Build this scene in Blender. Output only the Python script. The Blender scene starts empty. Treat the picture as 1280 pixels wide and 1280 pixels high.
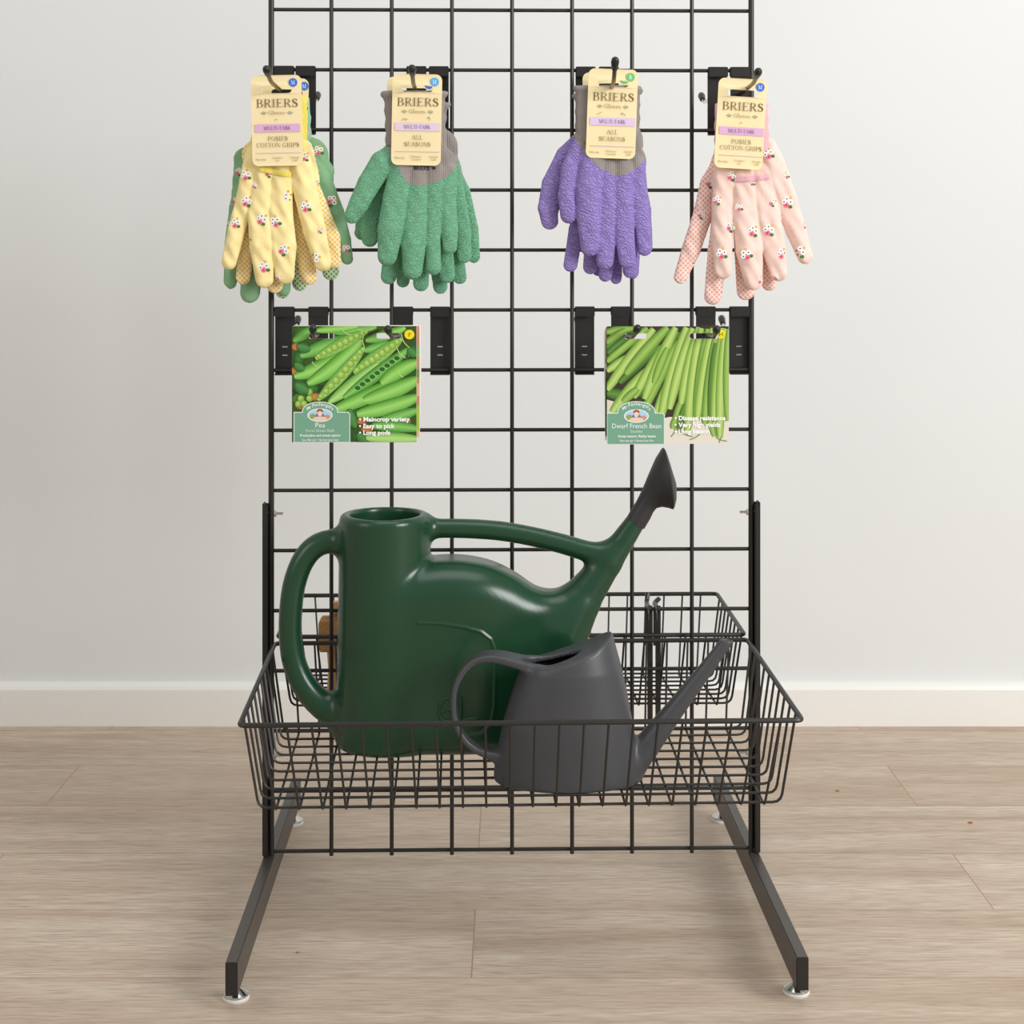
import bpy, bmesh, math, random
import numpy as np
from mathutils import Vector, Matrix
from mathutils.bvhtree import BVHTree

random.seed(7)
PI = math.pi
SC = bpy.context.scene
COL = SC.collection

# ------------------------------------------------------------------ camera
CAM_Y, CAM_Z, F = -2.0, 0.795, 2000.0
cam = bpy.data.cameras.new('camera')
cam.sensor_width = 36.0
cam.lens = 36.0 * F / 1280.0
cam.shift_y = -(640 - 325) / 1280.0
cam.clip_start = 0.05
cam_o = bpy.data.objects.new('camera', cam)
cam_o.location = (0, CAM_Y, CAM_Z)
cam_o.rotation_euler = (PI / 2, 0, 0)
COL.objects.link(cam_o)
SC.camera = cam_o

# ------------------------------------------------------------------ light
w = bpy.data.worlds.new('world')
SC.world = w
w.use_nodes = True
w.node_tree.nodes['Background'].inputs[0].default_value = (0.99, 0.995, 1.0, 1)
w.node_tree.nodes['Background'].inputs[1].default_value = 0.40


def area(name, loc, target, size, power, color=(1, 1, 1)):
    l = bpy.data.lights.new(name, 'AREA')
    l.shape = 'RECTANGLE'
    l.size, l.size_y = size
    l.energy = power
    l.color = color
    o = bpy.data.objects.new(name, l)
    o.location = loc
    o.rotation_euler = (Vector(target) - Vector(loc)).to_track_quat('-Z', 'Y').to_euler()
    COL.objects.link(o)
    return o


area('softbox_right', (2.7, -2.3, 1.75), (0.3, 0.3, 0.45), (1.3, 1.5), 98, (1, 1, 1))
area('softbox_left', (-2.5, -2.0, 1.7), (0.0, 0.2, 0.4), (1.3, 1.5), 15, (1, 0.92, 0.82))
area('softbox_top', (0.2, -0.9, 3.2), (0.1, 0.2, 0.4), (2.2, 1.6), 24, (1, 1, 1))

SC.view_settings.view_transform = 'Standard'
SC.view_settings.look = 'None'
SC.view_settings.gamma = 1.0
SC.view_settings.use_curve_mapping = False
SC.view_settings.exposure = 0.02

# ------------------------------------------------------------------ coordinates
TH = math.radians(1.2)            # the stand is turned a touch
CT, ST = math.cos(TH), math.sin(TH)


def W(u, v, z):
    return Vector((u * CT - v * ST, u * ST + v * CT, z))


def p2r(px, py, v):
    """pixel seen at rack depth v -> rack coordinates (u, v, z)"""
    k = (px - 640) / F
    u = (k * (2 + v * CT) + v * ST) / (CT - k * ST)
    d = 2 + u * ST + v * CT
    return Vector((u, v, CAM_Z - (py - 325) * d / F))


# ------------------------------------------------------------------ materials
def lin(c):
    c = c / 255.0
    return c / 12.92 if c <= 0.04045 else ((c + 0.055) / 1.055) ** 2.4


def rgb(r, g, b):
    return (lin(r), lin(g), lin(b), 1.0)


def new_mat(name, col, rough=0.5, metal=0.0, spec=0.5):
    m = bpy.data.materials.new(name)
    m.use_nodes = True
    b = m.node_tree.nodes['Principled BSDF']
    b.inputs['Base Color'].default_value = col
    b.inputs['Roughness'].default_value = rough
    b.inputs['Metallic'].default_value = metal
    b.inputs['Specular IOR Level'].default_value = spec
    return m


def nd(m, t, **kw):
    n = m.node_tree.nodes.new(t)
    for k, v in kw.items():
        setattr(n, k, v)
    return n


def lk(m, a, b):
    m.node_tree.links.new(a, b)


def bsdf(m):
    return m.node_tree.nodes['Principled BSDF']


def coords(m, scale=(1, 1, 1), rot=(0, 0, 0), loc=(0, 0, 0)):
    t = nd(m, 'ShaderNodeTexCoord')
    p = nd(m, 'ShaderNodeMapping')
    p.inputs['Scale'].default_value = scale
    p.inputs['Rotation'].default_value = rot
    p.inputs['Location'].default_value = loc
    lk(m, t.outputs['Object'], p.inputs['Vector'])
    return p.outputs['Vector']


def noise(m, vec, scale, detail=4, dist=0.0, rough=0.55):
    n = nd(m, 'ShaderNodeTexNoise')
    n.inputs['Scale'].default_value = scale
    n.inputs['Detail'].default_value = detail
    n.inputs['Distortion'].default_value = dist
    n.inputs['Roughness'].default_value = rough
    lk(m, vec, n.inputs['Vector'])
    return n.outputs['Fac']


def bump(m, h, strength=0.3, dist=0.001):
    b = nd(m, 'ShaderNodeBump')
    b.inputs['Strength'].default_value = strength
    b.inputs['Distance'].default_value = dist
    lk(m, h, b.inputs['Height'])
    lk(m, b.outputs['Normal'], bsdf(m).inputs['Normal'])
    return b


def mixc(m, fac, a, b):
    x = nd(m, 'ShaderNodeMix', data_type='RGBA')
    for sock, val in ((x.inputs['Factor'], fac), (x.inputs['A'], a), (x.inputs['B'], b)):
        if isinstance(val, (int, float, tuple)):
            sock.default_value = val
        else:
            lk(m, val, sock)
    return x.outputs['Result']


def ramp(m, fac, stops):
    r = nd(m, 'ShaderNodeValToRGB')
    el = r.color_ramp.elements
    el[0].position, el[0].color = stops[0]
    el[1].position, el[1].color = stops[-1]
    for p, c in stops[1:-1]:
        e = el.new(p)
        e.color = c
    lk(m, fac, r.inputs['Fac'])
    return r.outputs['Color']


def ramp_f(m, fac, lo, hi):
    n = nd(m, 'ShaderNodeMapRange')
    n.inputs['From Min'].default_value = lo
    n.inputs['From Max'].default_value = hi
    lk(m, fac, n.inputs['Value'])
    return n.outputs['Result']


def mth(m, op, a, b=None):
    n = nd(m, 'ShaderNodeMath', operation=op)
    for i, v in enumerate((a, b)):
        if v is None:
            continue
        if isinstance(v, (int, float)):
            n.inputs[i].default_value = v
        else:
            lk(m, v, n.inputs[i])
    return n.outputs[0]


def fine(name, col, rough, metal=0.0, spec=0.5, scale=400, amt=0.12, bs=0.08):
    """plain colour with a faint procedural mottling and micro bump"""
    m = new_mat(name, col, rough, metal, spec)
    v = coords(m)
    n = noise(m, v, scale, 3)
    dark = tuple(c * (1 - amt) for c in col[:3]) + (1,)
    lite = tuple(min(1, c * (1 + amt)) for c in col[:3]) + (1,)
    lk(m, mixc(m, n, dark, lite), bsdf(m).inputs['Base Color'])
    bump(m, n, bs, 0.0004)
    return m


M = {}
M['black'] = fine('black_powder_coat', rgb(36, 34, 31), 0.42, 0, 0.5, 900, 0.15, 0.05)
M['black_plate'] = fine('black_plate_steel', rgb(33, 32, 31), 0.38, 0, 0.5, 700, 0.15, 0.05)
M['bar'] = fine('charcoal_steel_bar', rgb(66, 61, 55), 0.4, 0, 0.5, 500, 0.12, 0.05)
M['rubber'] = fine('black_rubber', rgb(32, 32, 32), 0.33, 0, 0.5, 300, 0.1, 0.03)
M['chrome'] = fine('chrome', rgb(205, 203, 198), 0.16, 1.0, 0.5, 200, 0.05, 0.02)
M['prong'] = fine('bronzed_steel', rgb(120, 105, 88), 0.3, 1.0, 0.5, 200, 0.1, 0.02)
M['nylon'] = fine('white_nylon', rgb(228, 226, 218), 0.5, 0, 0.5, 300, 0.04, 0.02)
M['green_plastic'] = fine('dark_green_plastic', rgb(27, 66, 43), 0.27, 0, 0.5, 1500, 0.06, 0.06)
M['grey_plastic'] = fine('charcoal_plastic', rgb(70, 71, 74), 0.38, 0, 0.45, 1500, 0.06, 0.08)
M['rose'] = fine('dark_grey_plastic', rgb(46, 45, 45), 0.5, 0, 0.45, 900, 0.08, 0.08)
M['card'] = fine('cream_card', rgb(243, 226, 178), 0.6, 0, 0.3, 700, 0.04, 0.06)
M['coir'] = fine('coir_bristle', rgb(182, 136, 88), 0.9, 0, 0.2, 260, 0.35, 0.6)
M['wood'] = fine('pale_wood', rgb(196, 152, 104), 0.6, 0, 0.3, 60, 0.12, 0.1)
M['crumb'] = fine('dry_crumb', rgb(178, 104, 58), 0.8, 0, 0.2, 300, 0.2, 0.2)


def print_mat():
    m = new_mat('printed_ink', (1, 1, 1, 1), 0.5, 0, 0.35)
    a = nd(m, 'ShaderNodeVertexColor', layer_name='ink')
    lk(m, a.outputs['Color'], bsdf(m).inputs['Base Color'])
    return m


M['ink'] = print_mat()
M['gloss_ink'] = print_mat()
M['gloss_ink'].name = 'glossy_printed_ink'
bsdf(M['gloss_ink']).inputs['Roughness'].default_value = 0.32


def latex(name, col, rot, sc, mixw=1.0):
    m = new_mat(name, col, 0.55, 0, 0.35)
    v = coords(m, (1, 1, 1), rot)
    wv = nd(m, 'ShaderNodeTexWave', wave_type='BANDS', bands_direction='Z')
    wv.inputs['Scale'].default_value = sc
    wv.inputs['Distortion'].default_value = 13
    wv.inputs['Detail'].default_value = 3
    wv.inputs['Detail Scale'].default_value = 1.6
    lk(m, v, wv.inputs['Vector'])
    n = noise(m, coords(m, (1, 1, 1.5), rot), 200, 3, 2.2)
    h = mth(m, 'ADD', mth(m, 'MULTIPLY', wv.outputs['Fac'], mixw), mth(m, 'MULTIPLY', n, 1.7))
    bump(m, h, 0.75, 0.0018)
    return m


M['green_latex'] = latex('green_latex', rgb(120, 184, 146), (0.2, 0.5, 0), 95, 0.85)
M['purple_latex'] = latex('purple_latex', rgb(160, 140, 212), (0.1, -0.35, 0), 84, 1.15)


def knit(name, col, period=0.0022, strength=0.6):
    m = new_mat(name, col, 0.85, 0, 0.2)
    v = coords(m)
    wx = nd(m, 'ShaderNodeTexWave', wave_type='BANDS', bands_direction='X')
    wx.inputs['Scale'].default_value = 0.314 / period
    wx.inputs['Distortion'].default_value = 0.4
    wz = nd(m, 'ShaderNodeTexWave', wave_type='BANDS', bands_direction='Z')
    wz.inputs['Scale'].default_value = 0.314 / (period * 0.8)
    lk(m, v, wx.inputs['Vector'])
    lk(m, v, wz.inputs['Vector'])
    h = mth(m, 'ADD', wx.outputs['Fac'], mth(m, 'MULTIPLY', wz.outputs['Fac'], 0.5))
    bump(m, h, strength, 0.0008)
    lk(m, mixc(m, h, tuple(c * 0.82 for c in col[:3]) + (1,), col), bsdf(m).inputs['Base Color'])
    return m


M['grey_knit'] = knit('grey_knit', rgb(160, 152, 147))
M['yellow_knit'] = knit('yellow_knit', rgb(247, 230, 110), 0.0016, 0.4)
M['mint_knit'] = knit('mint_knit', rgb(152, 205, 178), 0.0016, 0.4)
M['pink_knit'] = knit('pink_knit', rgb(246, 190, 200), 0.0016, 0.4)


def cotton(name, col):
    m = new_mat(name, col, 0.85, 0, 0.2)
    v = coords(m)
    n = noise(m, v, 1300, 2)
    n2 = noise(m, v, 45, 3)
    h = mth(m, 'ADD', mth(m, 'MULTIPLY', n, 0.25), mth(m, 'MULTIPLY', n2, 2.0))
    bump(m, h, 0.5, 0.0016)
    return m


def dotted(name, col, dot, pitch=0.0042, rad=0.34):
    m = new_mat(name, col, 0.8, 0, 0.25)
    v = coords(m, (1, 1, 1), (0, 0.78, 0))
    s = nd(m, 'ShaderNodeSeparateXYZ')
    lk(m, v, s.inputs[0])
    fx = mth(m, 'SUBTRACT', mth(m, 'FRACT', mth(m, 'MULTIPLY', s.outputs['X'], 1 / pitch)), 0.5)
    fz = mth(m, 'SUBTRACT', mth(m, 'FRACT', mth(m, 'MULTIPLY', s.outputs['Z'], 1 / pitch)), 0.5)
    r = mth(m, 'SQRT', mth(m, 'ADD', mth(m, 'MULTIPLY', fx, fx), mth(m, 'MULTIPLY', fz, fz)))
    mask = mth(m, 'LESS_THAN', r, rad)
    lk(m, mixc(m, mask, col, dot), bsdf(m).inputs['Base Color'])
    bump(m, mask, 0.3, 0.0005)
    return m


M['yellow_cotton'] = cotton('yellow_cotton', rgb(249, 230, 166))
M['green_cotton'] = cotton('green_cotton', rgb(134, 178, 138))
M['pink_cotton'] = cotton('pink_cotton', rgb(244, 212, 200))
M['yellow_dots'] = dotted('yellow_grip_dots', rgb(250, 232, 190), rgb(240, 196, 84))
M['green_dots'] = dotted('green_grip_dots', rgb(206, 222, 190), rgb(96, 152, 92))
M['pink_dots'] = dotted('pink_grip_dots', rgb(246, 220, 208), rgb(232, 168, 158))
M['f_white'] = fine('white_print', rgb(250, 248, 244), 0.8, 0, 0.2)
M['f_pink'] = fine('pink_print', rgb(240, 124, 148), 0.8, 0, 0.2)
M['f_green'] = fine('leaf_print', rgb(70, 128, 66), 0.8, 0, 0.2)
M['f_dark'] = fine('navy_print', rgb(44, 42, 60), 0.8, 0, 0.2)
M['f_yellow'] = fine('mustard_print', rgb(236, 184, 62), 0.8, 0, 0.2)
FLOWER_MATS = ['f_white', 'f_pink', 'f_green', 'f_dark', 'f_yellow']


def floor_mat():
    m = new_mat('oak_laminate', rgb(190, 168, 142), 0.5, 0, 0.35)
    v = coords(m, (1, 1, 1), (0, 0, 0), (0.035 + 0.64 * 2, 0.042, 0))
    b = nd(m, 'ShaderNodeTexBrick', offset=0.5, offset_frequency=2, squash=1.0)
    b.inputs['Scale'].default_value = 1.0
    b.inputs['Mortar Size'].default_value = 0.0009
    b.inputs['Mortar Smooth'].default_value = 0.3
    b.inputs['Bias'].default_value = 0.0
    b.inputs['Brick Width'].default_value = 1.27
    b.inputs['Row Height'].default_value = 0.186
    b.inputs['Color1'].default_value = (0, 0, 0, 1)
    b.inputs['Color2'].default_value = (1, 1, 1, 1)
    b.inputs['Mortar'].default_value = (0.5, 0.5, 0.5, 1)
    lk(m, v, b.inputs['Vector'])
    tint = nd(m, 'ShaderNodeSeparateColor')
    lk(m, b.outputs['Color'], tint.inputs[0])
    rnd = tint.outputs[0]
    # grain drawn along X, shifted plank by plank
    cx = nd(m, 'ShaderNodeCombineXYZ')
    lk(m, mth(m, 'MULTIPLY', rnd, 17.0), cx.inputs['X'])
    lk(m, mth(m, 'MULTIPLY', rnd, 5.0), cx.inputs['Y'])
    ad = nd(m, 'ShaderNodeVectorMath', operation='ADD')
    lk(m, v, ad.inputs[0])
    lk(m, cx.outputs[0], ad.inputs[1])

    def stretch(sx, sy):
        p = nd(m, 'ShaderNodeMapping')
        p.inputs['Scale'].default_value = (sx, sy, 1)
        lk(m, ad.outputs[0], p.inputs['Vector'])
        return p.outputs['Vector']
    g1 = noise(m, stretch(1.2, 16), 1.0, 6, 0.6, 0.6)
    g2 = noise(m, stretch(9, 190), 1.0, 4, 0.3, 0.6)
    g4 = noise(m, stretch(22, 330), 1.0, 3, 0.2, 0.6)
    g3 = noise(m, stretch(2.6, 34), 1.0, 5, 1.2, 0.6)
    base = ramp(m, g1, [(0.32, rgb(186, 165, 143)), (0.5, rgb(209, 192, 172)), (0.68, rgb(222, 208, 190))])
    c2 = mixc(m, mth(m, 'MULTIPLY', g2, 0.4), base, rgb(158, 136, 116))
    c2 = mixc(m, mth(m, 'MULTIPLY', ramp_f(m, g4, 0.42, 0.7), 0.6), c2, rgb(140, 116, 96))
    knot = ramp(m, g3, [(0.55, (0, 0, 0, 1)), (0.75, (1, 1, 1, 1))])
    kf = nd(m, 'ShaderNodeSeparateColor')
    lk(m, knot, kf.inputs[0])
    c3 = mixc(m, mth(m, 'MULTIPLY', kf.outputs[0], 0.45), c2, rgb(150, 126, 106))
    c4 = mixc(m, mth(m, 'MULTIPLY', rnd, 0.22), c3, rgb(176, 150, 126))
    c5 = mixc(m, mth(m, 'MULTIPLY', b.outputs['Fac'], 0.75), c4, rgb(158, 118, 82))
    lk(m, c5, bsdf(m).inputs['Base Color'])
    hh = mth(m, 'SUBTRACT', mth(m, 'MULTIPLY', g2, 0.4), b.outputs['Fac'])
    bump(m, hh, 0.25, 0.0008)
    return m


def wall_mat():
    m = new_mat('painted_wall', rgb(226, 224, 219), 0.85, 0, 0.2)
    v = coords(m)
    n = noise(m, v, 2.2, 3)
    n2 = noise(m, v, 160, 3)
    c = mixc(m, n, rgb(221, 223, 221), rgb(228, 230, 229))
    vor = nd(m, 'ShaderNodeTexVoronoi')
    vor.inputs['Scale'].default_value = 9.0
    lk(m, v, vor.inputs['Vector'])
    mark = mth(m, 'LESS_THAN', vor.outputs['Distance'], 0.016)
    c = mixc(m, mth(m, 'MULTIPLY', mark, 0.12), c, rgb(170, 164, 154))
    lk(m, c, bsdf(m).inputs['Base Color'])
    bump(m, n2, 0.08, 0.0006)
    return m


M['floor'] = floor_mat()
M['wall'] = wall_mat()
M['trim'] = fine('white_gloss_trim', rgb(237, 235, 229), 0.35, 0, 0.45, 120, 0.02, 0.02)

# ------------------------------------------------------------------ object helpers
BASE = {}


def thing(name, label, cat, base=(0, 0, 0), group=None, turned=True):
    """Empty at the thing's base (base in rack coordinates)"""
    o = bpy.data.objects.new(name, None)
    o.empty_display_size = 0.03
    COL.objects.link(o)
    b = Vector(base)
    o.location = W(*b) if turned else b
    o.rotation_euler = (0, 0, TH if turned else 0)
    o['label'] = label
    o['category'] = cat
    if group:
        o['group'] = group
    BASE[o] = b
    return o


def finish(name, me, mat, parent, smooth):
    mats = mat if isinstance(mat, (list, tuple)) else [mat]
    for m in mats:
        me.materials.append(M[m] if isinstance(m, str) else m)
    if smooth:
        me.polygons.foreach_set('use_smooth', [True] * len(me.polygons))
    me.update()
    o = bpy.data.objects.new(name, me)
    COL.objects.link(o)
    if parent is not None:
        o.parent = parent
        BASE[o] = BASE[parent]
    return o


def obj(name, bm, mat, parent=None, smooth=True, angle=35):
    """bmesh in rack coordinates -> one mesh object under parent"""
    if parent is not None:
        bmesh.ops.translate(bm, verts=bm.verts, vec=-BASE[parent])
    bmesh.ops.recalc_face_normals(bm, faces=bm.faces)
    me = bpy.data.meshes.new(name)
    bm.to_mesh(me)
    bm.free()
    o = finish(name, me, mat, parent, smooth)
    if smooth:
        try:
            me.set_sharp_from_angle(angle=math.radians(angle))
        except Exception:
            pass
    return o


def arr_obj(name, V, Fc, mat, parent, normals=None, mi=None, smooth=True):
    b = np.array(BASE[parent])
    me = bpy.data.meshes.new(name)
    me.from_pydata((np.asarray(V) - b).tolist(), [], [list(f) for f in Fc])
    if mi is not None:
        me.polygons.foreach_set('material_index', mi)
    o = finish(name, me, mat, parent, smooth)
    if normals is not None:
        me.normals_split_custom_set_from_vertices(normals.tolist())
    return o


def box(bm, x0, x1, y0, y1, z0, z1, bev=0.0, seg=2):
    r = bmesh.ops.create_cube(bm, size=1.0)
    vs = r['verts']
    for v in vs:
        v.co = Vector((x0 + (v.co.x + .5) * (x1 - x0), y0 + (v.co.y + .5) * (y1 - y0), z0 + (v.co.z + .5) * (z1 - z0)))
    if bev > 0:
        es = list({e for v in vs for e in v.link_edges})
        bmesh.ops.bevel(bm, geom=es, offset=bev, segments=seg, affect='EDGES', clamp_overlap=True)


def fillet(pts, r, n=5, closed=False):
    pts = [Vector(p) for p in pts]
    out = []
    N = len(pts)
    for i, p in enumerate(pts):
        if not closed and i in (0, N - 1):
            out.append(p)
            continue
        a, b = pts[i - 1], pts[(i + 1) % N]
        da, db = (a - p), (b - p)
        t = min(r, da.length * .45, db.length * .45)
        A, B = p + da.normalized() * t, p + db.normalized() * t
        for k in range(n + 1):
            s = k / n
            out.append(A * (1 - s) ** 2 + p * 2 * s * (1 - s) + B * s ** 2)
    return out


def tube(bm, pts, r, n=8, closed=False, caps=True, rad=None):
    pts = [Vector(p) for p in pts]
    N = len(pts)
    rings = []
    up = None
    for i, p in enumerate(pts):
        if closed:
            t = pts[(i + 1) % N] - pts[i - 1]
        else:
            t = pts[min(i + 1, N - 1)] - pts[max(i - 1, 0)]
        t.normalize()
        if up is None:
            up = Vector((0, 0, 1)) if abs(t.z) < .9 else Vector((1, 0, 0))
        s = t.cross(up)
        s.normalize()
        up = s.cross(t)
        up.normalize()
        rr = rad[i] if rad else r
        rings.append([bm.verts.new(p + (s * math.cos(2 * PI * k / n) + up * math.sin(2 * PI * k / n)) * rr) for k in range(n)])
    for i in range(N if closed else N - 1):
        A, B = rings[i], rings[(i + 1) % N]
        for k in range(n):
            bm.faces.new((A[k], A[(k + 1) % n], B[(k + 1) % n], B[k]))
    if caps and not closed:
        bm.faces.new(rings[0][::-1])
        bm.faces.new(rings[-1])


def lathe(bm, c, prof, n=24, axis='Z'):
    """prof: list of (radius, height)"""
    rings = []
    for r, h in prof:
        ring = []
        for k in range(n):
            a = 2 * PI * k / n
            ring.append(bm.verts.new(Vector(c) + Vector((r * math.cos(a), r * math.sin(a), h))))
        rings.append(ring)
    for A, B in zip(rings, rings[1:]):
        for k in range(n):
            bm.faces.new((A[k], A[(k + 1) % n], B[(k + 1) % n], B[k]))
    bm.faces.new(rings[0][::-1])
    bm.faces.new(rings[-1])


def ball(bm, c, r, seg=12):
    rr = bmesh.ops.create_uvsphere(bm, u_segments=seg, v_segments=seg // 2 + 2, radius=r)
    bmesh.ops.translate(bm, verts=rr['verts'], vec=Vector(c))


# ------------------------------------------------------------------ implicit surfaces (moulded plastic and cloth)
def surface_nets(Fv, org, h):
    nx, ny, nz = Fv.shape
    s = Fv < 0
    acc = np.zeros((nx - 1, ny - 1, nz - 1, 3), np.float32)
    cnt = np.zeros((nx - 1, ny - 1, nz - 1), np.float32)
    masks = []
    for ax in range(3):
        a = [slice(None)] * 3
        b = [slice(None)] * 3
        a[ax], b[ax] = slice(0, -1), slice(1, None)
        fa, fb = Fv[tuple(a)], Fv[tuple(b)]
        m = s[tuple(a)] != s[tuple(b)]
        den = np.where(m, fa - fb, 1)
        t = np.where(m, fa / den, 0)
        masks.append((m, s[tuple(a)]))
        o1, o2 = [d for d in range(3) if d != ax]
        for j in (0, 1):
            for k in (0, 1):
                sl = [slice(None)] * 3
                sl[o1] = slice(j, Fv.shape[o1] - 1 + j)
                sl[o2] = slice(k, Fv.shape[o2] - 1 + k)
                mm = m[tuple(sl)]
                acc[..., ax] += np.where(mm, t[tuple(sl)], 0)
                acc[..., o1] += mm * j
                acc[..., o2] += mm * k
                cnt += mm
    act = cnt > 0
    idx = -np.ones(act.shape, np.int64)
    cells = np.argwhere(act)
    idx[act] = np.arange(len(cells))
    V = (cells + acc[act] / cnt[act][:, None]) * h + np.array(org)
    quads = []
    for ax in range(3):
        m, sa = masks[ax]
        o1, o2 = [d for d in range(3) if d != ax]
        e = np.argwhere(m)
        ok = (e[:, o1] > 0) & (e[:, o2] > 0) & (e[:, o1] < Fv.shape[o1] - 1) & (e[:, o2] < Fv.shape[o2] - 1)
        e = e[ok]

        def cell(d1, d2):
            q = e.copy()
            q[:, o1] -= d1
            q[:, o2] -= d2
            return idx[q[:, 0], q[:, 1], q[:, 2]]
        Q = np.stack([cell(1, 1), cell(0, 1), cell(0, 0), cell(1, 0)], 1)
        flip = sa[e[:, 0], e[:, 1], e[:, 2]]
        if ax == 1:
            flip = ~flip
        Q[~flip] = Q[~flip][:, ::-1]
        quads.append(Q)
    return V, np.concatenate(quads)


def vnormals(V, Q):
    n = np.cross(V[Q[:, 2]] - V[Q[:, 0]], V[Q[:, 3]] - V[Q[:, 1]])
    N = np.zeros_like(V)
    for k in range(4):
        np.add.at(N, Q[:, k], n)
    return N / np.maximum(np.linalg.norm(N, axis=1, keepdims=True), 1e-12)


def oriented(V, Q, f):
    """rack coordinates, outward normals and matching winding"""
    N = vnormals(V, Q)
    if (N * (V - V.mean(0))).sum() < 0:
        N = -N
    Vr = f.arr(V)
    tri = np.cross(Vr[Q[:, 1]] - Vr[Q[:, 0]], Vr[Q[:, 2]] - Vr[Q[:, 0]])
    Nr = np.stack([N[:, 0], -N[:, 2], -N[:, 1]], 1)
    if (tri * Nr[Q[:, 0]]).sum() < 0:
        Q = Q[:, ::-1]
    return Vr, Q, Nr


def relax(V, Q, it=2, f=0.5):
    for _ in range(it):
        S = np.zeros_like(V)
        C = np.zeros(len(V))
        for k in range(4):
            a, b = Q[:, k], Q[:, (k + 1) % 4]
            np.add.at(S, a, V[b])
            np.add.at(S, b, V[a])
            np.add.at(C, a, 1)
            np.add.at(C, b, 1)
        V = V * (1 - f) + f * S / np.maximum(C, 1)[:, None]
    return V


def smin(a, b, k):
    if k <= 0:
        return np.minimum(a, b)
    h = np.clip(0.5 + 0.5 * (b - a) / k, 0, 1)
    return b * (1 - h) + a * h - k * h * (1 - h)


def chain(X, Y, Z, pts, zs=1.0, k=0.0):
    """tapered capsules through (x, y, r[, z]); zs flattens depth"""
    d = None
    for a, b in zip(pts, pts[1:]):
        ax, ay, ar = a[:3]
        bx, by, br = b[:3]
        az = a[3] if len(a) > 3 else 0.0
        bz = b[3] if len(b) > 3 else 0.0
        dx, dy, dz = bx - ax, by - ay, (bz - az)
        L = dx * dx + dy * dy + dz * dz + 1e-9
        t = np.clip(((X - ax) * dx + (Y - ay) * dy + (Z - az) * dz) / L, 0, 1)
        q = np.sqrt((X - ax - t * dx) ** 2 + (Y - ay - t * dy) ** 2 + ((Z - az - t * dz) / zs) ** 2) - (ar + t * (br - ar))
        d = q if d is None else smin(d, q, k)
    return d


def dense(pts, n=4):
    """smooth open curve through tapered points"""
    P = [np.array(p, float) for p in pts]
    P = [2 * P[0] - P[1]] + P + [2 * P[-1] - P[-2]]
    out = []
    for i in range(1, len(P) - 2):
        p0, p1, p2, p3 = P[i - 1:i + 3]
        for k in range(n):
            t = k / n
            out.append(tuple(0.5 * (2 * p1 + (p2 - p0) * t + (2 * p0 - 5 * p1 + 4 * p2 - p3) * t * t + (3 * p1 - p0 - 3 * p2 + p3) * t ** 3)))
    out.append(tuple(P[-2]))
    return out


def poly2(X, Y, P):
    """signed distance to a polygon"""
    d = np.full(np.broadcast(X, Y).shape, 1e9)
    ins = np.zeros(d.shape, bool)
    n = len(P)
    for i in range(n):
        ax, ay = P[i]
        bx, by = P[(i + 1) % n]
        ex, ey = bx - ax, by - ay
        wx, wy = X - ax, Y - ay
        t = np.clip((wx * ex + wy * ey) / (ex * ex + ey * ey), 0, 1)
        d = np.minimum(d, (wx - ex * t) ** 2 + (wy - ey * t) ** 2)
        c = ((ay > Y) != (by > Y))
        xi = ax + (Y - ay) / (by - ay if by != ay else 1e-9) * ex
        ins ^= c & (X < xi)
    d = np.sqrt(d)
    return np.where(ins, -d, d)


def extr(d2, Z, half, r):
    a, b = d2 + r, np.abs(Z) - half + r
    return np.sqrt(np.maximum(a, 0) ** 2 + np.maximum(b, 0) ** 2) + np.minimum(np.maximum(a, b), 0) - r


def cat(P, sub=6):
    """Catmull-Rom through closed polygon points"""
    out = []
    n = len(P)
    for i in range(n):
        p0, p1, p2, p3 = (np.array(P[(i + j) % n], float) for j in (-1, 0, 1, 2))
        for k in range(sub):
            t = k / sub
            out.append(tuple(0.5 * (2 * p1 + (p2 - p0) * t + (2 * p0 - 5 * p1 + 4 * p2 - p3) * t * t + (3 * p1 - p0 - 3 * p2 + p3) * t ** 3)))
    return out


class Frame:
    """plane units (photo pixels, y down, depth towards the viewer) at rack depth v0 -> rack coordinates"""
    def __init__(self, px, py, v0):
        self.o = p2r(px, py, v0)
        self.px, self.py = px, py
        self.s = (2 + v0) / F

    def pt(self, x, y, d=0.0):
        return Vector((self.o.x + (x - self.px) * self.s, self.o.y - d * self.s, self.o.z - (y - self.py) * self.s))

    def arr(self, P):
        return np.stack([self.o.x + (P[:, 0] - self.px) * self.s, self.o.y - P[:, 2] * self.s, self.o.z - (P[:, 1] - self.py) * self.s], 1)


def implicit(groups, bounds, h, rl=2):
    """groups(X,Y,Z) -> (total, [group fields]); returns points, quads, label per face"""
    (x0, x1), (y0, y1), (z0, z1) = bounds
    X = np.arange(x0, x1 + h, h, dtype=np.float32)[:, None, None]
    Y = np.arange(y0, y1 + h, h, dtype=np.float32)[None, :, None]
    Z = np.arange(z0, z1 + h, h, dtype=np.float32)[None, None, :]
    tot, _ = groups(X, Y, Z)
    V, Q = surface_nets(np.broadcast_to(tot, (X.size, Y.size, Z.size)).astype(np.float32), (x0, y0, z0), h)
    V = relax(V, Q, rl, 0.4)
    C = V[Q].mean(1)
    _, g = groups(C[:, 0], C[:, 1], C[:, 2])
    lab = np.argmin(np.stack([np.broadcast_to(a, (len(C),)) for a in g]), 0)
    return V, Q, lab


def submesh(V, Q, N, mask):
    q = Q[mask]
    u, inv = np.unique(q, return_inverse=True)
    return V[u], inv.reshape(q.shape), N[u]


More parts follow.
